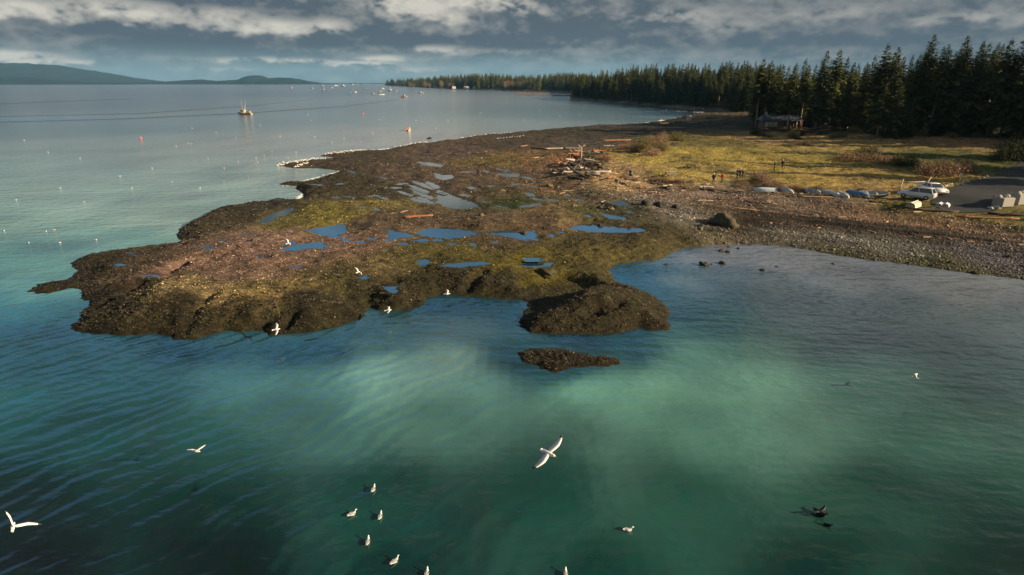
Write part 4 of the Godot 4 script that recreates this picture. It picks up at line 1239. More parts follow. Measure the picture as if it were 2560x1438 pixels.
		places.append(Transform3D(Basis(Vector3.UP, rng.randf() * TAU).scaled(Vector3(s * 1.2, s, s * 1.2)), q))
		colors.append(Color.WHITE * rng.randf_range(0.7, 1.2))
	for k in 60:
		var px := rng.randf_range(1825, 1935)
		var q := gp(px, 286, 2.0)
		q += Vector3(q.x, 0, q.z).normalized() * rng.randf_range(5, 120)
		q.y = 2.0
		var s := (CAM_H + rise(rng.randf_range(158, 215)) * -q.z - q.y) / 27.0
		places.append(Transform3D(Basis(Vector3.UP, rng.randf() * TAU).scaled(Vector3(s * 1.2, s, s * 1.2)), q))
		colors.append(Color.WHITE * rng.randf_range(0.7, 1.1))
	for k in 170:
		var px := 1880 + 720.0 * rng.randf()
		var q := gp(px, 328, 4.5)
		q += Vector3(q.x, 0, q.z).normalized() * rng.randf_range(45, 130)
		if q.x > 157 or q.z < -326: continue
		q = land_at(q.x, q.z)
		var sky := 160.0 if px < 2150 else lerpf(160, 130, ss(2150, 2300, px))
		var s := (CAM_H + rise(sky + rng.randf_range(0, 60)) * -q.z - q.y) / 27.0
		places.append(Transform3D(Basis(Vector3.UP, rng.randf() * TAU).scaled(Vector3(s, s, s)), q))
		colors.append(Color.WHITE * rng.randf_range(0.7, 1.1))
	for k in 90:
		var p := on_land(rng.randf_range(1900, 2600), rng.randf_range(318, 340), 4.5)
		if p.x > 157 or p.x < 100 or k % 2: continue
		var s := rng.randf_range(0.16, 0.36)
		places.append(Transform3D(Basis(Vector3.UP, rng.randf() * TAU).scaled(Vector3(s * 1.5, s, s * 1.5)), p))
		colors.append(Color.WHITE * rng.randf_range(0.6, 1.1))
	stuff("distant_forest", joined, M.leaf, places, colors, "mass of conifers filling the woods on headland, point and behind the field", "forest")
	for k in 26:
		var px: float = [1105, 1125, 1170, 1200, 1215, 1260, 1280, 1300, 1325, 1030, 1065, 1390, 1400][k % 13] + rng.randf_range(-9, 9)
		var q := gp(px, 224.0 if px < 1250 else 227.5, 0)
		q += Vector3(q.x, 0, q.z).normalized() * rng.randf_range(30, 60)
		q.y = 2.0
		var s := rng.randf_range(0.9, 1.5)
		plant(bare_tree[k % 2], "bare_tree", q, rng.randf() * TAU, Vector3(s * 1.2, s, s * 1.2), "bare reddish-brown winter tree on the far headland shore", "tree", "bare trees along the headland")
	# pale houses under the headland wood
	for e in [[1135, 211.5, 9, "white house roof at the left of the headland houses"], [1166, 211.5, 13, "longest pale house under the headland trees"], [1186, 212.5, 7, "small pale house just right of the long house"], [1221, 213, 7, "lone white house at the right of the headland"]]:
		var q := gp(e[0], 224, 0)
		q += Vector3(q.x, 0, q.z).normalized() * 22
		q.y = 2.2
		var o := thing("house", q, 0.2)
		var w := begin(true)
		box(w, Vector3(0, 1.9, 0), Vector3(e[2], 3.8, 6))
		part("wall", done(w), M.white, o)
		w = begin(true)
		loft(w, [[Vector3(-e[2] * 0.55, 3.8, 3.6), Vector3(-e[2] * 0.55, 6.0, 0), Vector3(-e[2] * 0.55, 3.8, -3.6)], [Vector3(e[2] * 0.55, 3.8, 3.6), Vector3(e[2] * 0.55, 6.0, 0), Vector3(e[2] * 0.55, 3.8, -3.6)]], true)
		part("roof", done(w), mat(Color(0.35, 0.33, 0.32), 0.8), o)
		for s in 2:
			w = begin(true)
			box(w, Vector3((s - 0.5) * e[2] * 0.5, 2.0, 3.02), Vector3(1.4, 1.3, 0.06))
			part("window", done(w), M.glass, o)
		tag(o, e[3], "house", "houses on the headland")

# ------------------------------------------------------------------ small matter on the shelf, the shingle and the field
func pebble(seed_: int, nu := 6, nv := 4) -> ArrayMesh:
	var st := begin()
	var n := noise(0.9, seed_, 2)
	ball(st, Vector3.ZERO, Vector3(1, 0.7, 0.85), Basis.IDENTITY, nu, nv, n, 0.55)
	return done(st)

func frond(seed_: int, blades: int, droop: float, slim := 1.0) -> ArrayMesh:
	var r := RandomNumberGenerator.new()
	r.seed = seed_
	var st := begin(true)
	for k in blades:
		var a := TAU * (k + r.randf()) / blades
		var o := Vector3(cos(a), 0, sin(a))
		var s := Vector3(-o.z, 0, o.x) * r.randf_range(0.14, 0.26) * slim
		var m := o * 0.5 + Vector3.UP * r.randf_range(0.3, 0.8)
		var e := o * r.randf_range(0.8, 1.2) + Vector3.UP * (r.randf_range(0.0, 0.5) - droop)
		st.set_color(Color.WHITE * r.randf_range(0.7, 1.3))
		tri(st, -s * 0.5, m + s, m - s)
		tri(st, m - s, m + s, e)
	return done(st)

func scatter(n: int, px0: float, px1: float, py0: float, py1: float) -> Array:
	# points of the ground spread over a stretch of it, thinning with distance
	var out := []
	for k in n:
		var q := gp(rng.randf_range(px0, px1), rng.randf_range(py0, py1), 1.2)
		out.append(Vector2(q.x, q.z))
	return out

func shelf_details() -> void:
	var weeds := [[], []]
	var wc := [[], []]
	var stones := []
	var sc := []
	for q: Vector2 in scatter(60000, 60, 1760, 380, 935):
		var d := coast.at(q.x, q.y)
		if d < 0.25 or rockiness(q.x, q.y) < 0.6: continue
		if pond.at(q.x, q.y) > -0.1: continue
		var p := land_at(q.x, q.y)
		var c := soil(q.x, q.y, p.y)
		var far := ss(-45, -120, q.y)
		var wet := ss(0.0, 0.4, n_patch.get_noise_2d(q.x * 1.2, q.y * 1.2) + 0.25) * ss(8.0, 1.5, d) + 0.25
		if rng.randf() < wet:
			var s := rng.randf_range(0.05, 0.15) * (1 + far)
			var k := rng.randi() % 2
			weeds[k].append(Transform3D(Basis(Vector3.UP, rng.randf() * TAU).scaled(Vector3(s, s * rng.randf_range(0.4, 0.8), s)), p))
			var t := rng.randf_range(0.6, 1.7)
			wc[k].append(Color(c.r * 0.7 + 0.008 * t, c.g * 0.7 + 0.007 * t, c.b * 0.7 + 0.002 * t))
		elif rng.randf() < 0.5:
			var s := rng.randf_range(0.02, 0.07) * (1 + far)
			if rng.randf() < 0.02: s *= 2.2
			stones.append(Transform3D(Basis(Vector3.UP, rng.randf() * TAU).scaled(Vector3.ONE * s), p))
			var t := rng.randf_range(0.6, 1.5)
			var col := Color(c.r * t + 0.02, c.g * t + 0.018, c.b * t + 0.014)
			if rng.randf() < 0.03: col = Color(0.4, 0.34, 0.26) * rng.randf_range(0.6, 1.1)
			sc.append(col)
	# shingle of the beach
	for q: Vector2 in scatter(26000, 1500, 2620, 470, 715):
		var d := coast.at(q.x, q.y)
		if d < 0.1 or beach.at(q.x, q.y) < -1.0 or lawn.at(q.x, q.y) > 0: continue
		var p := land_at(q.x, q.y)
		var c := soil(q.x, q.y, p.y)
		var s := rng.randf_range(0.04, 0.13)
		if rng.randf() < 0.03: s *= 2.0
		stones.append(Transform3D(Basis(Vector3.UP, rng.randf() * TAU).scaled(Vector3(s, s, s)), p))
		var t := rng.randf_range(0.55, 1.35)
		sc.append(Color(c.r * t, c.g * t, c.b * t * 1.02))
	stuff("rockweed", frond(201, 9, 0.35), M.weed, weeds[0], wc[0], "olive brown rockweed tufts over the tidal shelf", "seaweed")
	stuff("rockweed", frond(202, 7, 0.5), M.weed, weeds[1], wc[1], "dark drooping rockweed over the tidal shelf", "seaweed")
	stuff("pebbles", pebble(203), M.stone, stones, sc, "loose pebbles and shell over shelf and beach", "pebbles")
	# grass tufts of the field
	var tufts := []
	var tc := []
	for q: Vector2 in scatter(18000, 1490, 2620, 342, 545):
		var g := lawn.at(q.x, q.y)
		if g < -0.3 or q.y < -230 or road.at(q.x, q.y) > -0.2: continue
		var p := land_at(q.x, q.y)
		var c := soil(q.x, q.y, p.y)
		var edge := ss(3.0, 0.0, g)
		if rng.randf() > 0.45 + edge * 0.5 + 0.4 * n_patch.get_noise_2d(q.x * 0.8, q.y * 0.8): continue
		var s := rng.randf_range(0.1, 0.26) * (1 + 0.8 * edge)
		tufts.append(Transform3D(Basis(Vector3.UP, rng.randf() * TAU).scaled(Vector3(s, s * rng.randf_range(0.7, 1.3), s)), p))
		var t := rng.randf_range(0.7, 1.3)
		tc.append(Color((c.r + 0.05 * edge) * t, (c.g + 0.03 * edge) * t, c.b * t))
	stuff("grass", frond(204, 15, -0.35, 0.4), M.leaf, tufts, tc, "tussocky winter grass of the field", "grass")
	# chips of bark and wood washed up in lines
	var chips := []
	var cc := []
	var st := begin(true)
	box(st, Vector3.ZERO, Vector3(2.0, 0.22, 0.3))
	var chip := done(st)
	for l in [[1560, 478, 2600, 556, 700, 6.0], [1800, 508, 2600, 580, 900, 2.5], [1620, 490, 2300, 530, 450, 9.0], [1500, 470, 1800, 500, 250, 14.0], [1900, 536, 2600, 598, 350, 2.0]]:
		for k in int(l[4]):
			var u := rng.randf()
			var q := gp(lerpf(l[0], l[2], u), lerpf(l[1], l[3], u) + rng.randfn() * l[5] * 0.5, 2.0)
			if coast.at(q.x, q.z) < 0.2 or road.at(q.x, q.z) > -0.5: continue
			var s := rng.randf_range(0.05, 0.19)
			if rng.randf() < 0.04: s *= 2.8
			q = land_at(q.x, q.z) + Vector3(0, s * 0.08, 0)
			chips.append(Transform3D(Basis(Vector3.UP, atan2(-along.y, along.x) + rng.randfn() * 0.6).scaled(Vector3(s, s, s)), q))
			cc.append([Color(0.42, 0.2, 0.11), Color(0.36, 0.25, 0.17), Color(0.2, 0.12, 0.075), Color(0.5, 0.36, 0.25), Color(0.08, 0.055, 0.04)][rng.randi() % 5] * rng.randf_range(0.6, 1.1))
	stuff("driftwood_chips", chip, M.stone, chips, cc, "orange-brown lines of washed-up bark and wood chips", "driftwood")
	# foam where the swell meets the rock
	var foam := []
	var fc := []
	for l in [[985, 371, 1280, 338, 110, 1.6], [905, 377, 985, 371, 30, 1.0], [735, 505, 760, 480, 60, 2.5], [700, 465, 760, 459, 20, 2.0], [300, 627, 470, 606, 60, 2.0], [1340, 331, 1480, 321, 40, 1.2], [1560, 318, 1770, 283, 120, 2.0], [1650, 275, 1760, 281, 60, 1.5], [750, 455, 850, 428, 40, 2.0]]:
		for k in int(l[4]):
			var u := rng.randf()
			if n_warp.get_noise_1d(u * 30 + l[0]) < -0.15: continue
			var q := gp(lerpf(l[0], l[2], u), lerpf(l[1], l[3], u) + rng.randfn() * l[5] * 0.5, 0)
			var s := rng.randf_range(0.05, 0.2) * (1.0 + ss(-80, -250, q.z) * 1.5)
			foam.append(Transform3D(Basis(Vector3.UP, rng.randf_range(-0.4, 0.4)).scaled(Vector3(s * 2.2, s * 0.35, s)), q + Vector3(0, 0.02, 0)))
			fc.append(Color.WHITE)
	stuff("foam", pebble(205), M.foam, foam, fc, "white foam along the outer edge of the rocks", "foam")

# ------------------------------------------------------------------ things on the shore
func log_mesh(L: float, r0: float, r1: float, seed_: int, roots: bool) -> ArrayMesh:
	var r := RandomNumberGenerator.new()
	r.seed = seed_
	rng.seed = seed_
	var st := begin()
	var pts := []
	var rad := []
	for k in 6:
		var u := k / 5.0
		pts.append(Vector3((u - 0.5) * L, r0 * 0.8 + r.randf_range(-0.3, 0.3) * r0 * 0.6, r.randf_range(-0.5, 0.5) * r0))
		rad.append(lerpf(r0, r1, u))
	tube(st, pts, rad, 8, 0.14)
	if roots:
		for k in 6:
			var a := TAU * k / 6
			tube(st, [pts[0], pts[0] + Vector3(-0.4, cos(a) * 0.7 + 0.25, sin(a) * 0.8) * r0 * 3.2], [r0 * 0.5, r0 * 0.12], 4, 0.1)
	else:
		for k in 2:
			var p: Vector3 = pts[2 + k]
			tube(st, [p, p + Vector3(0.2, r.randf_range(0.5, 1.2), r.randf_range(-1, 1)) * r0 * 2.5], [r0 * 0.3, r0 * 0.1], 4, 0.1)
	return done(st)

func hull(L: float, B: float, D: float, inner: bool, open := true) -> ArrayMesh:
	# a small boat: bow at +x, keel at y 0, sheer at D
	var st := begin()
	var k := 0.93 if inner else 1.0
	var rings := []
	for s in 11:
		var u := s / 10.0
		var w := B * 0.5 * k * (0.82 + 0.18 * sin(minf(u * 2.2, 1.57))) * pow(maxf(1.0 - pow(u, 3.2), 0.0), 0.6)
		var sheer := D * (1.0 + 0.28 * u * u * u)
		var keel := D * (0.02 + 0.55 * pow(u, 6)) + (0.05 if inner else 0.0)
		var x := (u - 0.5) * L * (0.985 if inner else 1.0)
		rings.append([Vector3(x, sheer, -w), Vector3(x, lerpf(keel, sheer, 0.45), -w * 0.93), Vector3(x, lerpf(keel, sheer, 0.1), -w * 0.6), Vector3(x, keel, 0), Vector3(x, lerpf(keel, sheer, 0.1), w * 0.6), Vector3(x, lerpf(keel, sheer, 0.45), w * 0.93), Vector3(x, sheer, w)])
	loft(st, rings, false, false)
	var t: Array = rings[0]
	for i in range(1, 6): tri(st, t[0], t[i], t[i + 1])
	if not open:
		for s in 10: quad(st, rings[s][0], rings[s][6], rings[s + 1][6], rings[s + 1][0])
	return done(st)

func gunwale(L: float, B: float, D: float) -> ArrayMesh:
	var st := begin()
	for sgn in [-1.0, 1.0]:
		var pts := []
		var rad := []
		for s in 11:
			var u := s / 10.0
			var w: float = B * 0.5 * (0.82 + 0.18 * sin(minf(u * 2.2, 1.57))) * pow(maxf(1.0 - pow(u, 3.2), 0.0), 0.6)
			pts.append(Vector3((u - 0.5) * L, D * (1.0 + 0.28 * u * u * u), sgn * w))
			rad.append(0.035)
		tube(st, pts, rad, 5)
	return done(st)

func skiff(called: String, at: Vector3, turn: float, L: float, B: float, D: float, c: Color, rim: Color, over: bool, label: String, roll := 0.0) -> Node3D:
	var o := thing(called, at, turn)
	var m := mat(c, 0.45)
	m.albedo_texture = grain(0.02, 43, 0.78, 1.0, 128)
	m.uv1_triplanar = true
	part("hull", hull(L, B, D, false), m, o)
	part("gunwale", gunwale(L, B, D), mat(rim, 0.5), o)
	if over:
		var k := begin(true)
		box(k, Vector3(-0.1 * L, 0.0, 0), Vector3(L * 0.75, 0.05, 0.05))
		part("keel", done(k), mat(rim, 0.6), o)
		o.rotation = Vector3(PI + roll, turn, 0)
		o.position.y += D * 1.08
	else:
		part("lining", hull(L, B, D, true), mat(c * 0.75, 0.6), o)
		for s in [-0.22, 0.1]:
			var k := begin(true)
			box(k, Vector3(s * L, D * 0.75, 0), Vector3(0.25, 0.035, B * 0.82))
			part("thwart", done(k), mat(Color(0.4, 0.32, 0.22), 0.7), o)
		o.rotation = Vector3(roll, turn, 0)
	tag(o, label, "boat", "small boats drawn up above the beach")
	return o

func car(called: String, at: Vector3, turn: float, wagon: bool, c: Color, label: String) -> Node3D:
	var o := thing(called, at, turn)
	# profile along x: front at +x
	var low := [[-2.2, 0.35], [-2.25, 0.7], [-2.15, 0.95], [-1.2, 1.0], [0.75, 0.98], [1.5, 0.92], [2.1, 0.78], [2.22, 0.55], [2.15, 0.33], [1.0, 0.24], [-1.2, 0.24]]
	var st := begin()
	var rings := []
	for w in [[-0.86, 0.93], [-0.83, 1.0], [0.83, 1.0], [0.86, 0.93]]:
		var r := []
		for p in low: r.append(Vector3(p[0] * (0.985 if w[1] < 1 else 1.0), 0.24 + (p[1] - 0.24) * w[1], w[0]))
		rings.append(r)
	loft(st, rings, true)
	var paint := mat(c, 0.25)
	paint.clearcoat_enabled = true
	paint.clearcoat = 0.6
	paint.clearcoat_roughness = 0.08
	var body := part("body", done(st), paint, o)
	# glasshouse and roof
	var back := -2.05 if wagon else -1.6
	var top := -1.75 if wagon else -0.75
	var h := 1.62 if wagon else 1.45
	st = begin(true)
	loft(st, [[Vector3(back, 0.97, -0.78), Vector3(1.0, 0.97, -0.78), Vector3(1.0, 0.97, 0.78), Vector3(back, 0.97, 0.78)], [Vector3(top, h - 0.08, -0.64), Vector3(0.25, h - 0.08, -0.64), Vector3(0.25, h - 0.08, 0.64), Vector3(top, h - 0.08, 0.64)]], false)
	var glass := part("glasshouse", done(st), M.glass, o)
	st = begin()
	box(st, Vector3((top + 0.25) / 2, h - 0.03, 0), Vector3(0.25 - top + 0.1, 0.1, 1.34), Basis.IDENTITY, 0.04)
	part("roof", done(st), paint, o)
	for s in [-1.0, 1.0]:
		for x in [[0.99, 0.25], [-0.35, -0.3], [back + 0.02, top + 0.02]]:
			st = begin(true)
			tube(st, [Vector3(x[0], 0.96, 0.785 * s), Vector3(x[1], h - 0.06, 0.65 * s)], [0.05, 0.045], 4)
			part("pillar", done(st), paint, o)
		st = begin(true)
		box(st, Vector3(2.14, 0.68, 0.58 * s), Vector3(0.14, 0.14, 0.36))
		part("headlight", done(st), M.rim, o)
		st = begin(true)
		box(st, Vector3(-2.2, 0.78, 0.66 * s), Vector3(0.1, 0.26, 0.16))
		part("tail_light", done(st), M.red, o)
		st = begin(true)
		box(st, Vector3(0.72, 1.02, 0.9 * s), Vector3(0.12, 0.12, 0.18))
		part("mirror", done(st), paint, o)
		for x in [-1.35, 1.35]:
			st = begin()
			tube(st, [Vector3(x, 0.32, 0.7 * s), Vector3(x, 0.32, 0.73 * s), Vector3(x, 0.32, 0.87 * s), Vector3(x, 0.32, 0.89 * s)], [0.27, 0.32, 0.32, 0.27], 14)
			var wheel := part("wheel", done(st), M.tyre, o)
			st = begin()
			tube(st, [Vector3(x, 0.32, 0.86 * s), Vector3(x, 0.32, 0.9 * s)], [0.19, 0.17], 10)
			part("rim", done(st), M.rim, wheel)
	st = begin(true)
	box(st, Vector3(2.2, 0.42, 0), Vector3(0.1, 0.2, 1.5))
	part("bumper", done(st), M.black, o)
	if wagon:
		for s in [-1.0, 1.0]:
			st = begin(true)
			tube(st, [Vector3(-1.6, h + 0.07, 0.55 * s), Vector3(0.1, h + 0.07, 0.55 * s)], [0.025, 0.025], 5)
			part("roof_rail", done(st), M.black, o)
	tag(o, label, "car", "cars parked beside the lane")
	return o

func beach_things() -> void:
	rng.seed = 301
	var look := atan2(-along.y, along.x)
	# driftwood: px, py, guess height, length in m, radius, picture slant, colour, label
	var logs := [[1045, 543, 1.8, 3.9, 0.16, 0.06, "rust", "long bright orange-red log lying across the shelf"], [1010, 530, 1.8, 1.5, 0.07, 0.3, "tan", "short tan stick just above the orange-red log"], [985, 533, 1.8, 1.2, 0.06, 0.1, "tan", "thin tan stick left of the forked stick on the shelf"],
		[1508, 506, 1.9, 1.4, 0.08, 0.35, "pale", "pale short log lying alone on the green weed"], [1545, 471, 2.2, 1.2, 0.09, 0.5, "pale", "pale stick leaning at the foot of the driftwood pile"], [1460, 440, 2.8, 2.2, 0.2, 0.0, "rust", "orange-topped log in the middle of the driftwood pile"], [1440, 448, 2.8, 3.0, 0.24, -0.1, "dark", "thick dark log at the bottom of the driftwood pile"], [1465, 460, 2.4, 2.6, 0.14, 0.0, "grey", "grey log on the shingle below the driftwood pile"], [1340, 395, 1.8, 2.4, 0.13, 0.2, "tan", "tan log on the orange sedge patch"], [1300, 408, 1.7, 1.2, 0.1, 0.0, "dark", "small dark log at the left of the sedge patch"],
		[1345, 372, 1.7, 4.0, 0.2, -0.05, "dark", "dark long log above the sedge patch"], [1385, 374, 1.9, 5.0, 0.22, 0.03, "pale", "white bleached log near the upper shelf"], [1430, 372, 2.2, 4.5, 0.22, 0.0, "grey", "grey log right of the white bleached log"], [1310, 366, 1.5, 3.5, 0.2, 0.15, "rust", "reddish log on the upper shelf, leftmost of its row"], [1540, 352, 2.0, 9.0, 0.28, 0.02, "rust", "long orange log at the edge of the shaded shelf"], [1520, 366, 2.4, 3.2, 0.2, 0.0, "pale", "pale log left of the big shrub"],
		[1668, 465, 2.6, 2.4, 0.1, 0.15, "pale", "pale plank on the berm below the picnic bench"], [1712, 452, 3.1, 2.6, 0.16, 0.0, "grey", "grey log on the grass left of the two walkers"], [1768, 462, 2.7, 1.0, 0.16, 0.1, "tan", "tan driftwood stump beside the walkers' feet"], [1840, 500, 2.1, 5.5, 0.08, -0.04, "rust", "long thin red pole lying on the shingle"], [1870, 496, 2.2, 3.0, 0.08, 0.0, "tan", "tan stick below the blue and white boat"], [1760, 503, 2.1, 2.6, 0.08, 0.0, "pale", "pale stick lying on the upper shingle"], [1900, 508, 2.0, 4.5, 0.1, -0.1, "tan", "orange-tan pole on the dark shingle edge"], [1730, 474, 2.4, 9.0, 0.2, -0.03, "dark", "very long dark log along the berm, left half"], [1830, 480, 2.4, 8.0, 0.22, -0.04, "dark", "very long dark log along the berm, right half"],
		[2040, 494, 2.5, 5.0, 0.12, -0.02, "tan", "tan pole in front of the row of boats"], [2200, 492, 2.7, 3.2, 0.14, 0.1, "pale", "pale crooked log at the end of the row of boats"], [2140, 508, 2.2, 5.0, 0.1, -0.05, "tan", "tan pole on the shingle below the blue boat"], [2210, 506, 2.5, 4.2, 0.16, 0.0, "dark", "dark log below the grass bank left of the cars"], [2340, 530, 2.4, 5.0, 0.2, -0.05, "dark", "dark hollow log on the shingle below the lane"], [2540, 540, 2.6, 6.0, 0.2, -0.05, "dark", "dark log at the right edge below the grass bank"], [2470, 546, 2.3, 7.0, 0.12, -0.03, "rust", "long reddish pole near the right edge"], [2000, 486, 2.6, 1.6, 0.1, 0.3, "pale", "pale forked stick between the upturned boat and the grey boats"], [1980, 493, 2.4, 1.2, 0.18, 0.0, "dark", "dark round stump below the upturned boat, left"], [2002, 493, 2.4, 1.0, 0.18, 0.0, "dark", "dark round stump below the upturned boat, right"],
		[1590, 444, 3.0, 2.4, 0.16, 0.3, "tan", "tan log at the left tip of the grass bank"], [1528, 436, 3.0, 1.8, 0.14, 0.0, "pale", "pale log on the grass edge by the driftwood pile"], [1420, 478, 2.0, 2.2, 0.1, 0.05, "tan", "tan stick on the shingle left of the green weed"], [1370, 480, 1.8, 2.0, 0.09, 0.0, "rust", "reddish stick among the shelf stones"], [1405, 484, 1.8, 1.4, 0.09, 0.2, "tan", "short tan stick among the shelf stones"], [1640, 300, 1.5, 5.0, 0.2, 0.0, "pale", "pale log on the dark far shelf"], [1660, 309, 1.6, 4.0, 0.2, 0.0, "tan", "tan log in the shade below the pale far log"], [1830, 318, 2.6, 6.0, 0.2, 0.0, "tan", "tan log in the shade left of the cabin"]]
	var n := 0
	for e in logs:
		var p := on_land(e[0], e[1], e[2])
		var m := log_mesh(e[3], e[4], e[4] * 0.7, 400 + n, n % 7 == 3)
		# the picture slant as a turn on the ground
		var a := gp(e[0] - 20, e[1] + 20 * e[5], p.y)
		var b := gp(e[0] + 20, e[1] - 20 * e[5], p.y)
		one("driftwood_log", m, M["log_" + e[6]], p, atan2(-(b.z - a.z), b.x - a.x))
		var o := get_child(get_child_count() - 1)
		tag(o, e[7], "driftwood log", "driftwood logs")
		n += 1
	rng.seed = 302
	# the rest of the pile where shelf and field meet
	var shapes := []
	for k in 5: shapes.append(log_mesh(2.2 + k * 0.4, 0.16 + 0.03 * k, 0.1, 440 + k, k == 2))
	rng.seed = 303
	for k in 46:
		var u := rng.randf()
		var p := on_land(lerpf(1425, 1515, u) + rng.randfn() * 16 - 20 * (1 - u), lerpf(448, 376, rng.randf()) + rng.randfn() * 5, 2.7)
		var o := one("driftwood_log", shapes[k % 5], M["log_" + ["grey", "tan", "dark", "pale", "rust", "dark", "grey"][k % 7]], p + Vector3(0, 0.1 + rng.randf() * 0.25, 0), rng.randf() * TAU)
		o.rotation.z = rng.randfn() * 0.12
		tag(o, "weathered log in the tangled driftwood pile between shelf and field", "driftwood log", "logs of the driftwood pile")
	for k in 16:
		var u := rng.randf()
		var p := on_land(lerpf(1545, 1770, u), lerpf(456, 470, u) + rng.randfn() * 4, 2.6)
		var o := one("driftwood_log", shapes[k % 5], M["log_" + ["grey", "tan", "pale", "rust"][k % 4]], p, look + rng.randfn() * 0.5)
		o.scale = Vector3.ONE * 0.7
		tag(o, "small log strewn along the grass bank above the shingle", "driftwood log", "logs along the grass bank")
	# a bleached stump with its roots in the air, standing over the pile
	var st := begin()
	tube(st, [Vector3(0, -0.2, 0), Vector3(0.05, 1.6, 0), Vector3(0.0, 2.6, 0.05)], [0.2, 0.15, 0.2], 7, 0.1)
	var stump := one("tree_stump", null, M.log_pale, on_land(1452, 398, 2.7))
	for k in 7:
		var a := TAU * k / 7
		tube(st, [Vector3(0, 2.4, 0), Vector3(cos(a) * 0.9, 2.9 + 0.3 * sin(k * 2.0), sin(a) * 0.9)], [0.13, 0.04], 5, 0.1)
	stump.mesh = done(st)
	tag(stump, "upright bleached stump with spread roots above the driftwood pile", "tree stump")
	# boulders: px, py, radius, colour, label
	var brown := Color(0.07, 0.055, 0.035)
	var sand := Color(0.3, 0.23, 0.13)
	var rocks := [[1760, 663, 0.5, brown, "largest dark rock standing in the shallow bay"], [1807, 659, 0.42, brown, "pointed dark rock right of the largest bay rock"], [1803, 628, 0.34, brown, "dark rock nearest the pebble spit, left one"], [1819, 631, 0.32, brown, "dark rock nearest the pebble spit, right one"], [1667, 662, 0.22, brown, "small dark rock alone off the weed shore"], [1906, 676, 0.26, brown, "small dark rock alone in the middle of the bay"], [1942, 667, 0.16, brown, "tiny dark rock right of the middle bay rock"], [1846, 622, 0.2, brown, "tiny dark rock at the pebble spit's right"], [1822, 617, 0.2, brown, "tiny dark rock close against the pebble spit"], [1875, 613, 0.2, brown, "tiny dark rock where the bay shore begins"], [1780, 661, 0.14, brown, "tiny dark rock between the two big bay rocks"], [2117, 639, 0.22, brown, "dark rock at the beach waterline"], [2160, 645, 0.16, brown, "small dark rock right of the waterline rock"], [2083, 660, 0.16, brown, "tiny dark rock off the beach waterline"], [2438, 684, 0.36, Color(0.05, 0.03, 0.02), "reddish dark rock at the waterline near the right edge"], [2527, 643, 0.3, Color(0.06, 0.05, 0.035), "dark rock on the grey shingle near the right edge"], [1074, 347, 0.8, Color(0.04, 0.035, 0.03), "lone dark rock in the water behind the shelf"],
		[1809, 562, 1.7, Color(0.12, 0.095, 0.05), "great rounded boulder at the top of the pebble spit"], [1765, 556, 0.5, sand, "pale boulder left of the great rounded boulder"], [1752, 566, 0.4, brown, "dark boulder left of the great rounded boulder"], [1750, 573, 0.4, sand, "pale cobble below the great rounded boulder"], [1255, 478, 0.5, sand, "sandy boulder with a black shadow on the upper shelf"], [1203, 540, 0.42, sand, "yellowish boulder by the end of the orange-red log"], [1373, 466, 0.6, Color(0.3, 0.22, 0.08), "ochre boulder behind the small dark pool"], [1436, 516, 0.42, sand, "pale square boulder on the green weed"], [1526, 524, 0.55, Color(0.3, 0.27, 0.16), "pale lichen-covered boulder above the small pool"], [1480, 565, 0.34, brown, "dark boulder at the back of the right pool, left"], [1500, 566, 0.38, brown, "dark boulder at the back of the right pool, right"], [1545, 575, 0.24, brown, "small dark stone standing in the right pool"], [1573, 574, 0.28, brown, "dark stone at the right end of the right pool"], [1615, 512, 0.9, Color(0.06, 0.055, 0.035), "dark boulder on the shingle edge, leftmost of three"], [1650, 515, 0.9, Color(0.06, 0.055, 0.035), "dark boulder on the shingle edge, middle of three"], [1690, 520, 0.6, Color(0.09, 0.07, 0.05), "dark boulder on the shingle edge, rightmost of three"], [1310, 585, 0.5, Color(0.11, 0.085, 0.045), "weedy rock standing in the curved pool"], [820, 584, 0.3, Color(0.13, 0.09, 0.06), "brown rock showing in the triangular pool"],
		[1368, 690, 0.8, Color(0.09, 0.075, 0.026), "round weedy boulder over the dark hollow"], [690, 640, 0.3, sand, "pale ochre boulder on the brown plateau"], [640, 600, 0.4, Color(0.2, 0.15, 0.1), "brown boulder on the far edge of the plateau"], [963, 470, 0.45, Color(0.16, 0.12, 0.09), "brown boulder on the dark weed flat"], [1213, 380, 0.4, Color(0.55, 0.5, 0.44), "white boulder on the upper shelf"], [1170, 384, 0.3, Color(0.5, 0.45, 0.4), "small white boulder left of the white boulder"], [1203, 396, 0.35, Color(0.5, 0.46, 0.4), "white boulder below the other white boulders"], [1500, 520, 0.4, Color(0.08, 0.07, 0.04), "dark boulder beside the pale square boulder"], [1395, 512, 0.5, Color(0.2, 0.15, 0.07), "brown boulder on the sandy mound"]]
	var stones := []
	for k in 5: stones.append(pebble(450 + k, 18, 12))
	n = 0
	for e in rocks:
		var p := on_land(e[0], e[1], 0.5 if e[1] > 600 and e[0] > 1640 else 1.6)
		if coast.at(p.x, p.z) < 0.3: p = gp(e[0], e[1], 0.0)
		var m: StandardMaterial3D = mat(e[3], 0.85)
		m.albedo_texture = M.ground.albedo_texture
		m.normal_enabled = true
		m.normal_texture = M.ground.normal_texture
		m.uv1_triplanar = true
		m.uv1_scale = Vector3.ONE * 0.5
		var o := one("boulder", stones[n % 5], m, p + Vector3(0, e[2] * 0.15, 0), rng.randf() * TAU)
		o.scale = Vector3(e[2], e[2] * 0.8, e[2] * 0.9)
		tag(o, e[4], "boulder", "boulders")
		n += 1
	# boats drawn up on the grass edge
	var turn := func(px: float, py: float, qx: float, qy: float, h: float) -> float:
		var a := gp(px, py, h)
		var b := gp(qx, qy, h)
		return atan2(-(b.z - a.z), b.x - a.x)
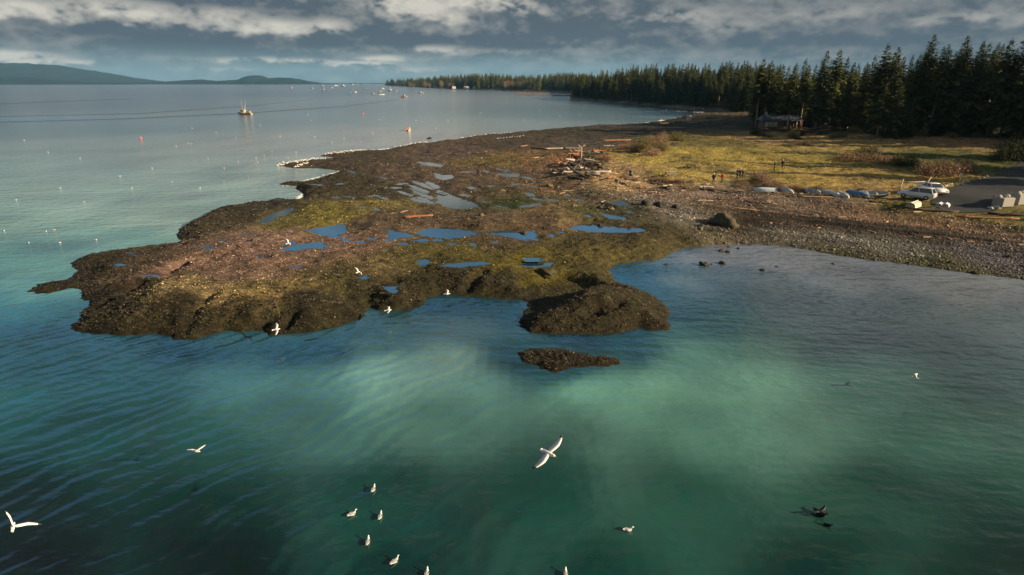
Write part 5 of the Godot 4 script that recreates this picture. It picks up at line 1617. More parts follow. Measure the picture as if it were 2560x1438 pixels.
	skiff("rowing_boat", on_land(1912, 478, 2.7), turn.call(1935, 474, 1893, 472, 2.7), 3.2, 1.3, 0.55, Color(0.62, 0.72, 0.76), Color(0.08, 0.25, 0.4), true, "small white and blue boat, leftmost of the beached boats")
	skiff("rowing_boat", on_land(1966, 482, 2.7), turn.call(1944, 466, 1986, 482, 2.7), 4.4, 1.5, 0.7, Color(0.42, 0.42, 0.4), Color(0.3, 0.05, 0.06), true, "upturned grey boat with a dark red side stripe")
	skiff("rowing_boat", on_land(2035, 483, 2.7), turn.call(2026, 478, 2045, 482, 2.7), 2.8, 1.3, 0.6, Color(0.4, 0.43, 0.47), Color(0.3, 0.3, 0.32), true, "grey upturned boat left of three boats lying side by side")
	skiff("rowing_boat", on_land(2063, 486, 2.7), turn.call(2050, 480, 2075, 487, 2.7), 3.0, 1.25, 0.5, Color(0.3, 0.36, 0.42), Color(0.5, 0.52, 0.55), true, "dull blue-grey boat, left of the three side by side", 0.15)
	skiff("rowing_boat", on_land(2086, 488, 2.7), turn.call(2075, 483, 2098, 490, 2.7), 3.0, 1.25, 0.5, Color(0.58, 0.6, 0.6), Color(0.35, 0.07, 0.08), true, "pale boat, middle of the three side by side", -0.1)
	skiff("rowing_boat", on_land(2106, 491, 2.7), turn.call(2092, 485, 2120, 494, 2.7), 3.0, 1.25, 0.5, Color(0.45, 0.48, 0.5), Color(0.4, 0.3, 0.25), true, "grey boat, right of the three side by side", 0.1)
	skiff("rowing_boat", on_land(2146, 489, 2.8), turn.call(2125, 482, 2160, 489, 2.8), 3.6, 1.3, 0.55, Color(0.04, 0.16, 0.38), Color(0.3, 0.4, 0.5), true, "deep blue upturned boat")
	skiff("rowing_boat", on_land(2184, 492, 2.8), turn.call(2165, 488, 2205, 490, 2.8), 3.8, 1.5, 0.6, Color(0.45, 0.55, 0.62), Color(0.5, 0.42, 0.3), false, "pale blue boat with open top right of the deep blue one", 0.3)
	skiff("rowing_boat", on_land(2287, 515, 2.6), turn.call(2266, 517, 2304, 503, 2.6), 3.6, 1.4, 0.6, Color(0.62, 0.58, 0.45), Color(0.7, 0.68, 0.6), true, "cream upturned boat on the slope below the cars")
	skiff("dinghy", on_land(2350, 514, 2.7), turn.call(2341, 515, 2357, 504, 2.7), 2.2, 0.95, 0.4, Color(0.7, 0.72, 0.74), Color(0.6, 0.62, 0.64), true, "left one of two small white dinghies below the lane")
	skiff("dinghy", on_land(2366, 515, 2.7), turn.call(2359, 516, 2372, 504, 2.7), 2.2, 0.95, 0.4, Color(0.72, 0.74, 0.72), Color(0.62, 0.64, 0.62), true, "right one of two small white dinghies below the lane")
	# cars
	car("parked_car", on_land(2290, 496, 3.0), turn.call(2326, 496, 2260, 488, 3.0), true, Color(0.62, 0.66, 0.68), "white station wagon parked nearer the beach, tail to the lane")
	car("parked_car", on_land(2330, 483, 3.1), turn.call(2300, 472, 2352, 486, 3.1), false, Color(0.66, 0.68, 0.69), "white hatchback parked behind the station wagon, nose to the lane")

func field_things() -> void:
	# shrubs: px, py, guess, radius m, height m, kind, label
	var kinds_ := [shrub(1.0, 1.0, 4200, 501, Color(0.21, 0.12, 0.075), Color(0.3, 0.2, 0.11), 0.055), shrub(1.0, 1.0, 4200, 502, Color(0.09, 0.1, 0.03), Color(0.2, 0.17, 0.06), 0.055), shrub(1.0, 1.0, 4200, 503, Color(0.34, 0.23, 0.14), Color(0.24, 0.15, 0.1), 0.055), shrub(1.0, 1.0, 3600, 504, Color(0.035, 0.05, 0.018), Color(0.07, 0.075, 0.026), 0.06)]
	var list := [[1612, 378, 3.3, 3.2, 3.4, 1, "green-brown heart of the big shrub clump on the field"], [1640, 372, 3.3, 3.0, 3.2, 0, "reddish tall shrub at the back of the big clump"], [1590, 378, 3.3, 2.4, 2.0, 0, "low reddish shrub at the left of the big clump"], [1630, 388, 3.3, 2.6, 1.7, 2, "grey twiggy shrub in front of the big clump"], [1655, 376, 3.3, 1.9, 2.2, 1, "small olive shrub at the right of the big clump"], [1690, 352, 3.2, 3.6, 2.8, 1, "rounded olive shrub behind the big clump"], [1655, 355, 3.2, 2.2, 2.6, 2, "pale twiggy shrub between the clump and the rounded shrub"], [1560, 372, 2.8, 2.0, 1.2, 0, "low reddish shrub at the left edge of the field"],
		[1905, 458, 3.3, 2.3, 2.0, 2, "dense brown bush above the boats"], [1890, 453, 3.3, 1.5, 1.3, 3, "small green bush left of the brown bush"], [1935, 466, 3.1, 1.2, 0.9, 2, "low tan tuft of twigs right of the brown bush"], [2172, 398, 3.8, 3.4, 3.0, 3, "dark evergreen bush in the middle of the field"], [2130, 402, 3.7, 4.0, 1.8, 0, "red-brown thicket left of the dark evergreen bush"], [2210, 408, 3.7, 4.0, 1.8, 0, "shaded red thicket right of the dark evergreen bush"], [2260, 412, 3.7, 3.2, 2.0, 3, "dark thicket between the red and the brown thickets"], [2330, 440, 3.5, 3.4, 2.6, 0, "left part of the long brown thicket behind the cars"], [2375, 436, 3.6, 3.6, 2.8, 2, "tall middle part of the long brown thicket"], [2412, 432, 3.6, 2.6, 2.4, 0, "right end of the long brown thicket by the lane"], [2520, 400, 4.3, 3.5, 4.0, 3, "dark bush across the lane near the right edge"], [2555, 395, 4.4, 3.2, 4.5, 3, "tall dark bush at the right edge behind the lane"], [2040, 482, 3.0, 1.6, 0.9, 3, "low dark bush behind the grey boats"], [2010, 362, 3.9, 3.0, 1.0, 2, "low tan scrub in the sunlit back of the field"], [1970, 366, 3.8, 2.6, 0.7, 1, "low green scrub in the back of the field"], [1510, 400, 2.9, 1.8, 1.2, 0, "reddish low scrub beside the driftwood pile"], [1495, 412, 2.9, 1.7, 1.0, 3, "dark low scrub in the driftwood pile"], [1475, 395, 2.8, 1.8, 1.1, 3, "dark scrub behind the upright stump"]]
	for e in list:
		var p := on_land(e[0], e[1], e[2])
		plant(kinds_[e[5]], "shrub", p, rng.randf() * TAU, Vector3(e[3], e[4], e[3] * 0.8), e[6], "shrub", "shrubs of the field", ["stem", "foliage"])
	for k in 26:
		var u := rng.randf()
		var p := on_land(lerpf(1550, 2230, u), lerpf(450, 486, u) + rng.randf_range(-6, 2), 2.9)
		plant(kinds_[2], "shrub", p, rng.randf() * TAU, Vector3(0.9, rng.randf_range(0.4, 0.8), 0.8), "dry tan tuft on the grass bank above the shingle", "shrub", "dry tufts along the bank", ["stem", "foliage"])
	for k in 30:
		var p := on_land(rng.randf_range(1880, 2560), rng.randf_range(326, 347), 4.5)
		plant(kinds_[3 if k % 3 else 1], "shrub", p, rng.randf() * TAU, Vector3(1.8, rng.randf_range(0.8, 2.2), 1.8), "dark undergrowth bush at the foot of the wood", "shrub", "undergrowth along the wood", ["stem", "foliage"])
	# cabin in the trees
	var c := thing("cabin", on_land(1945, 322, 4.0), -0.15)
	var wood := mat(Color(0.16, 0.11, 0.075), 0.9)
	var st := begin(true)
	box(st, Vector3(-1.2, 1.3, 0), Vector3(8.5, 2.9, 6))
	part("wall", done(st), wood, c)
	st = begin(true)
	loft(st, [[Vector3(-6.4, 2.7, 4.0), Vector3(-5.0, 4.3, 0), Vector3(-6.4, 2.7, -4.0)], [Vector3(6.4, 2.7, 4.0), Vector3(5.0, 4.3, 0), Vector3(6.4, 2.7, -4.0)]], true)
	part("roof", done(st), mat(Color(0.05, 0.06, 0.085), 0.6), c)
	for x in [-4.4, -3.1, -1.8]:
		st = begin(true)
		box(st, Vector3(x, 1.5, 3.03), Vector3(1.1, 1.5, 0.05))
		var w := part("window", done(st), mat(Color(0.45, 0.47, 0.46), 0.3), c)
		st = begin(true)
		box(st, Vector3(x, 0.72, 3.06), Vector3(1.2, 0.08, 0.1))
		part("sill", done(st), wood, w)
	st = begin(true)
	box(st, Vector3(1.0, 1.05, 3.03), Vector3(1.0, 2.05, 0.06))
	part("door", done(st), mat(Color(0.09, 0.06, 0.045), 0.8), c)
	for x in [3.6, 6.0]:
		st = begin(true)
		box(st, Vector3(x, 1.3, 3.3), Vector3(0.24, 2.9, 0.24))
		part("post", done(st), mat(Color(0.38, 0.14, 0.075), 0.85), c)
	st = begin(true)
	box(st, Vector3(4.8, 0.7, 3.3), Vector3(2.2, 0.16, 0.1))
	part("rail", done(st), mat(Color(0.38, 0.14, 0.075), 0.85), c)
	st = begin(true)
	box(st, Vector3(0, 0.0, 2.6), Vector3(13, 0.25, 3.5))
	part("deck", done(st), wood, c)
	st = begin(true)
	box(st, Vector3(-4.0, 4.2, -0.5), Vector3(0.5, 1.8, 0.5))
	part("chimney", done(st), M.steel, c)
	tag(c, "low dark-roofed cabin with red porch posts under the trees", "cabin")
	# picnic tables and a barrel
	var bench := func(px: float, py: float, turn: float, m: Material, label: String) -> void:
		var o := thing("picnic_table", on_land(px, py, 3.3), turn)
		var s := begin(true)
		box(s, Vector3(0, 0.74, 0), Vector3(1.9, 0.06, 0.75))
		part("tabletop", done(s), m, o)
		for z in [-0.68, 0.68]:
			s = begin(true)
			box(s, Vector3(0, 0.44, z), Vector3(1.9, 0.06, 0.28))
			part("seat", done(s), m, o)
		for x in [-0.7, 0.7]:
			for z in [-1.0, 1.0]:
				s = begin(true)
				tube(s, [Vector3(x, 0.0, 0.62 * z), Vector3(x, 0.72, 0.22 * z)], [0.05, 0.05], 4)
				part("leg", done(s), m, o)
			s = begin(true)
			box(s, Vector3(x, 0.4, 0), Vector3(0.06, 0.1, 1.5))
			part("crossbar", done(s), m, o)
		tag(o, label, "picnic table", "picnic tables on the field")
	bench.call(1688, 364, 0.2, M.log_dark, "dark picnic table farthest back on the field")
	bench.call(1716, 401, 0.1, M.log_dark, "small dark picnic table in the middle of the field")
	bench.call(1727, 421, -0.1, M.log_dark, "long dark picnic table nearest the walkers")
	bench.call(1676, 440, 0.1, M.log_pale, "pale picnic table nearest the grass bank")
	st = begin()
	tube(st, [Vector3(0, 0, 0), Vector3(0, 0.05, 0), Vector3(0, 0.42, 0), Vector3(0, 0.82, 0), Vector3(0, 0.86, 0)], [0.28, 0.31, 0.34, 0.31, 0.29], 12)
	var barrel := thing("barrel", on_land(1577, 439, 3.0))
	part("drum", done(st), M.black, barrel)
	st = begin()
	tube(st, [Vector3(0, 0.4, 0), Vector3(0, 0.46, 0)], [0.355, 0.355], 12)
	part("hoop", done(st), M.steel, barrel)
	tag(barrel, "black barrel standing alone on the grass", "barrel")
	# rail fence of driftwood behind the cars
	var f := thing("rail_fence", on_land(2274, 478, 3.2))
	for e in [[[-2.2, 0.1, 1.0], [-0.9, 1.7, -0.6], 0.09], [[-1.3, 1.25, -0.3], [2.4, 1.35, -0.6], 0.08], [[2.2, 0.2, -0.4], [3.3, 2.0, -0.8], 0.11], [[-2.4, 0.6, 0.7], [0.4, 0.7, 0.2], 0.06], [[0.6, 0.0, -0.4], [0.7, 1.35, -0.5], 0.08]]:
		st = begin()
		tube(st, [Vector3(e[0][0], e[0][1], e[0][2]), Vector3(e[1][0], e[1][1], e[1][2])], [e[2], e[2] * 0.8], 6)
		part("rail", done(st), M.log_pale, f)
	tag(f, "pale driftwood rail fence leaning behind the white cars", "fence")
	# sign post
	var s := thing("signpost", on_land(2398, 456, 3.4))
	st = begin(true)
	box(st, Vector3(0, 0.7, 0), Vector3(0.1, 1.4, 0.1))
	part("post", done(st), M.log_pale, s)
	st = begin(true)
	box(st, Vector3(0, 1.15, 0.07), Vector3(0.45, 0.55, 0.03))
	part("board", done(st), M.white, s)
	tag(s, "small white sign on a post beside the lane", "signpost")
	# edging stones of the lane
	var stones := [pebble(520, 8, 6), pebble(521, 8, 6)]
	for k in 20:
		var u := (k + rng.randf() * 0.5) / 20
		var p := on_land(lerpf(2345, 2470, u), lerpf(473, 446, u) - 4, 3.3)
		var o := one("kerb_stone", stones[k % 2], mat(Color(0.3, 0.26, 0.16), 0.9), p, rng.randf() * TAU)
		o.scale = Vector3.ONE * rng.randf_range(0.22, 0.42)
		tag(o, "stone in the row edging the far side of the lane", "stone", "stones edging the lane")
	for e in [[2478, 522, 0.4, "pale rock on the near grass verge, left one"], [2494, 519, 0.5, "pale rock on the near grass verge, right one"]]:
		var o := one("boulder", stones[1], mat(Color(0.42, 0.4, 0.36), 0.9), on_land(e[0], e[1], 3.0), 0.4)
		o.scale = Vector3.ONE * e[2]
		tag(o, e[3], "boulder", "boulders")
	# concrete blocks at the end of the lane
	for e in [[2506, 505, 3.4, 1.15, "grey concrete block at the near end of the retaining wall"], [2545, 500, 3.4, 1.35, "grey concrete block at the picture's right edge"], [2590, 492, 3.4, 1.6, "concrete block past the right edge of the picture"]]:
		st = begin(true)
		box(st, Vector3(0, e[3] / 2, 0), Vector3(2.0, e[3], 1.4), Basis.IDENTITY, 0.06)
		var o := one("concrete_block", done(st), mat(Color(0.26, 0.25, 0.23), 0.95), on_land(e[0], e[1] + 10, e[2]), 0.25)
		tag(o, e[4], "concrete block", "blocks of the retaining wall")
		for k in 3:
			var r := one("boulder", stones[k % 2], mat(Color(0.3, 0.29, 0.26), 0.9), o.position + o.basis * Vector3((k - 1) * 0.62 + rng.randf_range(-0.1, 0.1), e[3] + 0.1, rng.randf_range(-0.3, 0.3)), k)
			r.scale = Vector3.ONE * rng.randf_range(0.24, 0.36)
			tag(r, "rough stone laid on top of the concrete blocks", "stone", "stones on the retaining wall")
	# the concrete pillar on the far shelf
	st = begin()
	box(st, Vector3(0, 0.9, 0), Vector3(1.6, 2.2, 1.5), Basis.IDENTITY, 0.08)
	var pil := thing("mooring_block", on_land(1722, 303, 1.2), 0.2)
	part("block", done(st), mat(Color(0.5, 0.47, 0.4), 0.9), pil)
	st = begin()
	box(st, Vector3(0, 2.1, 0), Vector3(1.9, 0.3, 1.8), Basis.IDENTITY, 0.05)
	part("cap", done(st), mat(Color(0.4, 0.38, 0.33), 0.9), pil)
	tag(pil, "square pale concrete block at the water's edge in the far corner", "concrete block")

# ------------------------------------------------------------------ people, built as one skin over a skeleton
func capsule(p: Vector3, a: Vector3, b: Vector3, ra: float, rb: float) -> float:
	var ab := b - a
	var t := clampf((p - a).dot(ab) / maxf(ab.length_squared(), 1e-8), 0, 1)
	return (p - a - ab * t).length() - lerpf(ra, rb, t)

func nets(st: SurfaceTool, bones: Array, cell: float, k: float, shift := Transform3D.IDENTITY) -> void:
	# bones: [a, b, ra, rb, colour]
	var lo := Vector3.ONE * 1e9
	var hi := -lo
	for b in bones:
		var m: float = maxf(b[2], b[3]) + cell * 2
		lo = lo.min((b[0] as Vector3).min(b[1]) - Vector3.ONE * m)
		hi = hi.max((b[0] as Vector3).max(b[1]) + Vector3.ONE * m)
	var n := Vector3i(((hi - lo) / cell).ceil()) + Vector3i.ONE
	var v := PackedFloat32Array()
	v.resize(n.x * n.y * n.z)
	v.fill(1.0)
	for b in bones:
		var m: float = maxf(b[2], b[3]) + cell * 3 + k
		var i0 := Vector3i((((b[0] as Vector3).min(b[1]) - Vector3.ONE * m - lo) / cell).floor()).clamp(Vector3i.ZERO, n - Vector3i.ONE)
		var i1 := Vector3i((((b[0] as Vector3).max(b[1]) + Vector3.ONE * m - lo) / cell).ceil()).clamp(Vector3i.ZERO, n - Vector3i.ONE)
		for z in range(i0.z, i1.z + 1):
			for y in range(i0.y, i1.y + 1):
				for x in range(i0.x, i1.x + 1):
					var q := (z * n.y + y) * n.x + x
					var d := capsule(lo + Vector3(x, y, z) * cell, b[0], b[1], b[2], b[3])
					var o := v[q]
					var h := maxf(k - absf(d - o), 0.0) / k
					v[q] = minf(d, o) - h * h * k * 0.25
	var at := {}
	var col := {}
	var steps := [1, n.x, n.x * n.y]
	for z in n.z - 1:
		for y in n.y - 1:
			for x in n.x - 1:
				var q := (z * n.y + y) * n.x + x
				var inside := 0
				for c in 8:
					if v[q + (c & 1) + ((c >> 1) & 1) * n.x + (c >> 2) * steps[2]] < 0: inside += 1
				if inside == 0 or inside == 8: continue
				var sum := Vector3.ZERO
				var cnt := 0
				for c in 8:
					for ax in 3:
						if c & (1 << ax): continue
						var e := c | (1 << ax)
						var va := v[q + (c & 1) + ((c >> 1) & 1) * n.x + (c >> 2) * steps[2]]
						var vb := v[q + (e & 1) + ((e >> 1) & 1) * n.x + (e >> 2) * steps[2]]
						if (va < 0) == (vb < 0): continue
						var p := Vector3(c & 1, (c >> 1) & 1, c >> 2)
						p[ax] += va / (va - vb)
						sum += p
						cnt += 1
				var w := lo + (Vector3(x, y, z) + sum / cnt) * cell
				var best := 1e9
				var bc := Color.WHITE
				for b in bones:
					var d := capsule(w, b[0], b[1], b[2], b[3])
					if d < best:
						best = d
						bc = b[4]
				at[q] = shift * w
				col[q] = bc
	for q: int in at:
		for ax in 3:
			var u: int = steps[(ax + 1) % 3]
			var w: int = steps[(ax + 2) % 3]
			if not (at.has(q - u) and at.has(q - w) and at.has(q - u - w)): continue
			if (v[q] < 0) == (v[q + steps[ax]] < 0): continue
			var f := [q, q - u, q - u - w, q - w]
			if v[q] < 0: f.reverse()
			for t: int in [0, 1, 2, 0, 2, 3]:
				st.set_color(col[f[t]])
				st.add_vertex(at[f[t]])

func person(at: Vector3, turn: float, tall: float, coat: Color, trousers: Color, cap: Color, stride: float, arms: float, label: String) -> void:
	var skin := Color(0.42, 0.25, 0.18)
	var shoe := Color(0.03, 0.025, 0.02)
	var b := []
	for s in [-1.0, 1.0]:
		var hip := Vector3(0.09 * s, 0.92, 0)
		var knee := Vector3(0.1 * s, 0.5, 0.06 + 0.5 * stride * s * 0.5)
		var foot := Vector3(0.11 * s, 0.09, 0.5 * stride * s * (1.0 if s > 0 else 1.25))
		b.append([hip, knee, 0.088, 0.062, trousers])
		b.append([knee, foot, 0.06, 0.045, trousers])
		b.append([foot + Vector3(0, -0.04, -0.04), foot + Vector3(0.02 * s, -0.05, 0.16), 0.045, 0.036, shoe])
		var sh := Vector3(0.185 * s, 1.43, 0)
		var el := sh + Vector3(0.07 * s, -0.27, -0.04 - 0.2 * stride * s)
		var wr := el + Vector3(-0.03 * s * (1 + 3 * arms), -0.2 + 0.16 * arms, 0.1 + 0.1 * arms - 0.12 * stride * s)
		b.append([sh, el, 0.062, 0.05, coat])
		b.append([el, wr, 0.05, 0.036, coat])
		# palm, thumb and four fingers, slightly curled
		var d := (wr - el).normalized()
		b.append([wr, wr + d * 0.085, 0.03, 0.032, skin])
		for k in 4:
			var o := wr + d * 0.085 + Vector3(0, 0, (k - 1.5) * 0.019)
			var l: float = [0.06, 0.075, 0.07, 0.052][k]
			b.append([o, o + d * l * 0.55, 0.01, 0.009, skin])
			b.append([o + d * l * 0.55, o + d * l * 0.95 + Vector3(-0.02 * s, 0, 0), 0.009, 0.008, skin])
		b.append([wr + d * 0.03 + Vector3(0, 0, 0.025), wr + d * 0.075 + Vector3(-0.01 * s, 0, 0.06), 0.012, 0.009, skin])
		b.append([sh * Vector3(0.8, 1, 1), Vector3(0.05 * s, 1.3, 0), 0.075, 0.1, coat])
		b.append([Vector3(0.06 * s, 0.98, 0), Vector3(0.07 * s, 1.3, 0.01), 0.125, 0.125, coat])
	b.append([Vector3(0, 0.92, 0), Vector3(0, 0.86, 0), 0.13, 0.11, coat])
	b.append([Vector3(0, 1.45, -0.01), Vector3(0, 1.54, 0.01), 0.06, 0.055, skin])
	var body := begin()
	nets(body, b, 0.026, 0.05)
	# head on a finer grid: skull, jaw, nose, ears, brow
	var h := [[Vector3(0, 1.66, -0.01), Vector3(0, 1.68, 0.0), 0.092, 0.088, skin], [Vector3(0, 1.58, 0.03), Vector3(0, 1.6, 0.045), 0.052, 0.05, skin], [Vector3(0, 1.645, 0.088), Vector3(0, 1.615, 0.108), 0.01, 0.016, skin], [Vector3(-0.03, 1.585, 0.088), Vector3(0.03, 1.585, 0.088), 0.01, 0.01, Color(0.3, 0.12, 0.1)], [Vector3(0, 1.5, 0), Vector3(0, 1.58, 0.0), 0.056, 0.055, skin]]
	for s in [-1.0, 1.0]:
		h.append([Vector3(0.092 * s, 1.62, 0.0), Vector3(0.094 * s, 1.655, -0.005), 0.014, 0.016, skin])
		h.append([Vector3(0.032 * s, 1.65, 0.082), Vector3(0.034 * s, 1.65, 0.082), 0.012, 0.012, Color(0.05, 0.04, 0.035)])
	nets(body, h, 0.012, 0.02)
	var o := thing("person", at, turn)
	o.scale = Vector3.ONE * (tall / 1.77)
	part("body", done(body), M.cloth, o)
	var hat := begin()
	nets(hat, [[Vector3(0, 1.7, -0.02), Vector3(0, 1.715, -0.01), 0.1, 0.088, cap], [Vector3(0, 1.64, -0.06), Vector3(0, 1.66, -0.05), 0.07, 0.07, cap]], 0.016, 0.02)
	part("hair", done(hat), M.cloth, o)
	tag(o, label, "person", "people on the field")

func people() -> void:
	rng.seed = 601
	var navy := Color(0.025, 0.03, 0.045)
	var jeans := Color(0.06, 0.065, 0.085)
	person(on_land(1783, 460, 3.0), 2.6, 1.78, Color(0.09, 0.055, 0.05), Color(0.13, 0.11, 0.1), Color(0.6, 0.55, 0.5), 0.12, 0.3, "person in dark brown coat with pale cap, left of the red jacket")
	person(on_land(1804, 458, 3.0), -1.2, 1.7, Color(0.72, 0.09, 0.045), Color(0.05, 0.05, 0.06), Color(0.3, 0.08, 0.05), 0.45, 0.2, "person in bright red jacket walking on the grass")
	person(on_land(1842, 446, 3.2), 0.6, 1.82, navy, navy, Color(0.03, 0.025, 0.02), 0.1, 0.1, "tallest dark figure of the group beside the bush")
	person(on_land(1849, 447, 3.2), -0.4, 1.75, Color(0.03, 0.06, 0.06), jeans, Color(0.4, 0.4, 0.42), 0.15, 0.4, "person in dark green with a grey hat, middle of the group")
	person(on_land(1856, 445, 3.2), 1.9, 1.45, Color(0.03, 0.07, 0.08), jeans, Color(0.05, 0.05, 0.06), 0.1, 0.3, "shorter person at the right of the group beside the bush")
	person(on_land(1935, 426, 3.4), 1.2, 1.78, Color(0.03, 0.035, 0.03), Color(0.03, 0.03, 0.03), Color(0.3, 0.24, 0.2), 0.1, 0.1, "dark-dressed person, left of the far pair on the field")
	person(on_land(1955, 424, 3.4), -0.9, 1.74, Color(0.035, 0.04, 0.05), Color(0.04, 0.04, 0.045), Color(0.6, 0.6, 0.6), 0.4, 0.2, "dark-dressed person with a white cap, right of the far pair")

# ------------------------------------------------------------------ boats and buoys
func workboat(at: Vector3, turn: float, L: float, c: Color, house: Color, label: String, style: int) -> Node3D:
	var o := thing("moored_boat", at + Vector3(0, -L * 0.03, 0), turn)
	var B := L * 0.3
	var D := L * 0.15
	part("hull", hull(L, B, D, false, false), mat(c, 0.5), o)
	part("gunwale", gunwale(L, B, D), mat(Color(0.35, 0.2, 0.14), 0.6), o)
	if style != 2:
		var st := begin(true)
		var x := L * 0.1 if style == 0 else -L * 0.02
		box(st, Vector3(x, D + L * 0.09, 0), Vector3(L * 0.28, L * 0.18, B * 0.66), Basis.IDENTITY, 0.05)
		var w := part("wheelhouse", done(st), mat(house, 0.5), o)
		st = begin(true)
		box(st, Vector3(x, D + L * 0.19, 0), Vector3(L * 0.32, L * 0.02, B * 0.76))
		part("roof", done(st), mat(house * 0.85, 0.6), w)
		for s in [-1.0, 1.0]:
			st = begin(true)
			box(st, Vector3(x, D + L * 0.12, s * B * 0.335), Vector3(L * 0.2, L * 0.06, 0.03))
			part("window", done(st), M.glass, w)
		st = begin(true)
		box(st, Vector3(x + L * 0.142, D + L * 0.12, 0), Vector3(0.03, L * 0.06, B * 0.5))
		part("window", done(st), M.glass, w)
	if style != 1:
		var st := begin()
		tube(st, [Vector3(-L * 0.06, D * 0.8, 0), Vector3(-L * 0.06, L * (0.62 if style == 0 else 1.15), 0)], [L * 0.012, L * 0.007], 6)
		part("mast", done(st), mat(Color(0.45, 0.4, 0.33), 0.6), o)
	if style == 0:
		for s in [-1.0, 1.0]:
			var st := begin()
			tube(st, [Vector3(0, D, s * B * 0.4), Vector3(-L * 0.02, L * 0.95, s * B * 0.75)], [L * 0.008, L * 0.004], 5)
			part("trolling_pole", done(st), mat(Color(0.45, 0.38, 0.3), 0.6), o)
	tag(o, label, "boat", "boats lying off the shore")
	return o

func sea_things() -> void:
	rng.seed = 701
	# the troller with its outriggers and orange floats
	var t := workboat(gp(612, 287), 2.95, 9.0, Color(0.3, 0.26, 0.2), Color(0.5, 0.42, 0.32), "fishing boat with two tall poles and a red float amidships", 0)
	var st := begin()
	ball(st, Vector3(1.2, 1.9, 1.0), Vector3(0.5, 0.5, 0.5), Basis.IDENTITY, 10, 8)
	part("float", done(st), M.red, t)
	for s in [[-1.0, 3.4], [1.0, 3.4]]:
		st = begin()
		tube(st, [Vector3(-1.0, 1.6, s[0] * 1.0), Vector3(-1.2, 1.3, s[0] * s[1])], [0.09, 0.05], 5)
		part("outrigger", done(st), mat(Color(0.45, 0.4, 0.32), 0.7), t)
	st = begin(true)
	box(st, Vector3(-3.0, 1.9, 0), Vector3(1.4, 0.9, 1.6), Basis.IDENTITY, 0.05)
	part("net_drum", done(st), mat(Color(0.28, 0.22, 0.15), 0.8), t)
	# open skiff seen from astern, red engine cover
	var s2 := workboat(gp(1022, 327), 1.45, 4.6, Color(0.55, 0.53, 0.48), Color(0.45, 0.4, 0.33), "small square-sterned boat with a red cover, close to the shelf", 1)
	st = begin(true)
	box(st, Vector3(-1.5, 1.25, -0.35), Vector3(0.8, 0.6, 0.6), Basis.IDENTITY, 0.1)
	part("engine_cover", done(st), M.red, s2)
	st = begin(true)
	box(st, Vector3(-2.35, 0.4, 0.3), Vector3(0.3, 0.9, 0.35), Basis.IDENTITY, 0.06)
	part("outboard", done(st), M.black, s2)
	# the anchored fleet: px, py, length, hull, house, style, label
	var w := Color(0.72, 0.72, 0.7)
	var fleet := [[727, 220.5, 12, w, Color(0.5, 0.25, 0.2), 0, "leftmost boat of the far fleet, with raised poles"], [780, 222, 9, Color(0.4, 0.3, 0.25), w, 1, "small brown boat, second from the left in the far fleet"], [806, 216, 16, w, Color(0.6, 0.45, 0.4), 0, "white boat on the horizon above the dark-hulled boat"], [811, 227, 11, Color(0.2, 0.13, 0.09), Color(0.6, 0.5, 0.4), 0, "dark-hulled boat with tan house in the far fleet"], [830, 220, 9, w, w, 1, "little white boat right of the dark-hulled boat"], [840, 215, 20, w, w, 1, "white boat on the horizon, left of the large white one"], [857, 216, 26, w, w, 1, "large white boat on the horizon"], [885, 231.5, 10, w, Color(0.6, 0.5, 0.3), 2, "white sailing boat with tan mast in the far fleet"], [888, 231, 8, Color(0.5, 0.4, 0.25), w, 1, "tan boat touching the white sailing boat"], [915, 223, 13, Color(0.12, 0.14, 0.16), Color(0.3, 0.3, 0.3), 1, "low dark boat in the far fleet"], [882, 213, 24, w, w, 1, "white boat on the horizon right of the large one"], [893, 213, 20, w, w, 1, "last white boat on the horizon"],
		[933, 235.5, 6, w, w, 1, "little white boat below the low dark boat"], [949, 230, 7, w, w, 1, "white boat above the cream sailing boat"], [955, 237, 8, w, Color(0.6, 0.5, 0.4), 2, "cream sailing boat in the far fleet"], [957, 223, 12, w, w, 1, "bright white boat nearest the headland tip"], [976, 228, 13, Color(0.08, 0.1, 0.11), w, 0, "dark boat with white house below the headland tip"], [989, 228, 7, w, w, 1, "small white boat right of the dark boat with white house"], [1010, 243.5, 9, Color(0.6, 0.45, 0.38), Color(0.65, 0.5, 0.45), 1, "pinkish boat under way at the head of the wake"], [1052, 233.5, 9, w, w, 1, "white boat rightmost of the far fleet"]]
	for e in fleet: workboat(gp(e[0], e[1]), rng.randf_range(-0.5, 0.5) + (PI if rng.randf() < 0.5 else 0.0), e[2], e[3], e[4], e[6], e[5])
	for e in [[352, 346, 0.35, "pink mooring buoy left of the boats on open water"], [908, 285, 0.45, "pink mooring buoy between the fishing boat and the bay"]]:
		var o := thing("buoy", gp(e[0], e[1]))
		st = begin()
		ball(st, Vector3(0, e[2] * 0.5, 0), Vector3.ONE * e[2], Basis.IDENTITY, 12, 9)
		part("float", done(st), M.pink, o)
		st = begin()
		tube(st, [Vector3(0, e[2] * 1.4, 0), Vector3(0, e[2] * 1.75, 0)], [0.06, 0.06], 6)
		part("eye", done(st), M.steel, o)
		tag(o, e[3], "buoy", "mooring buoys")

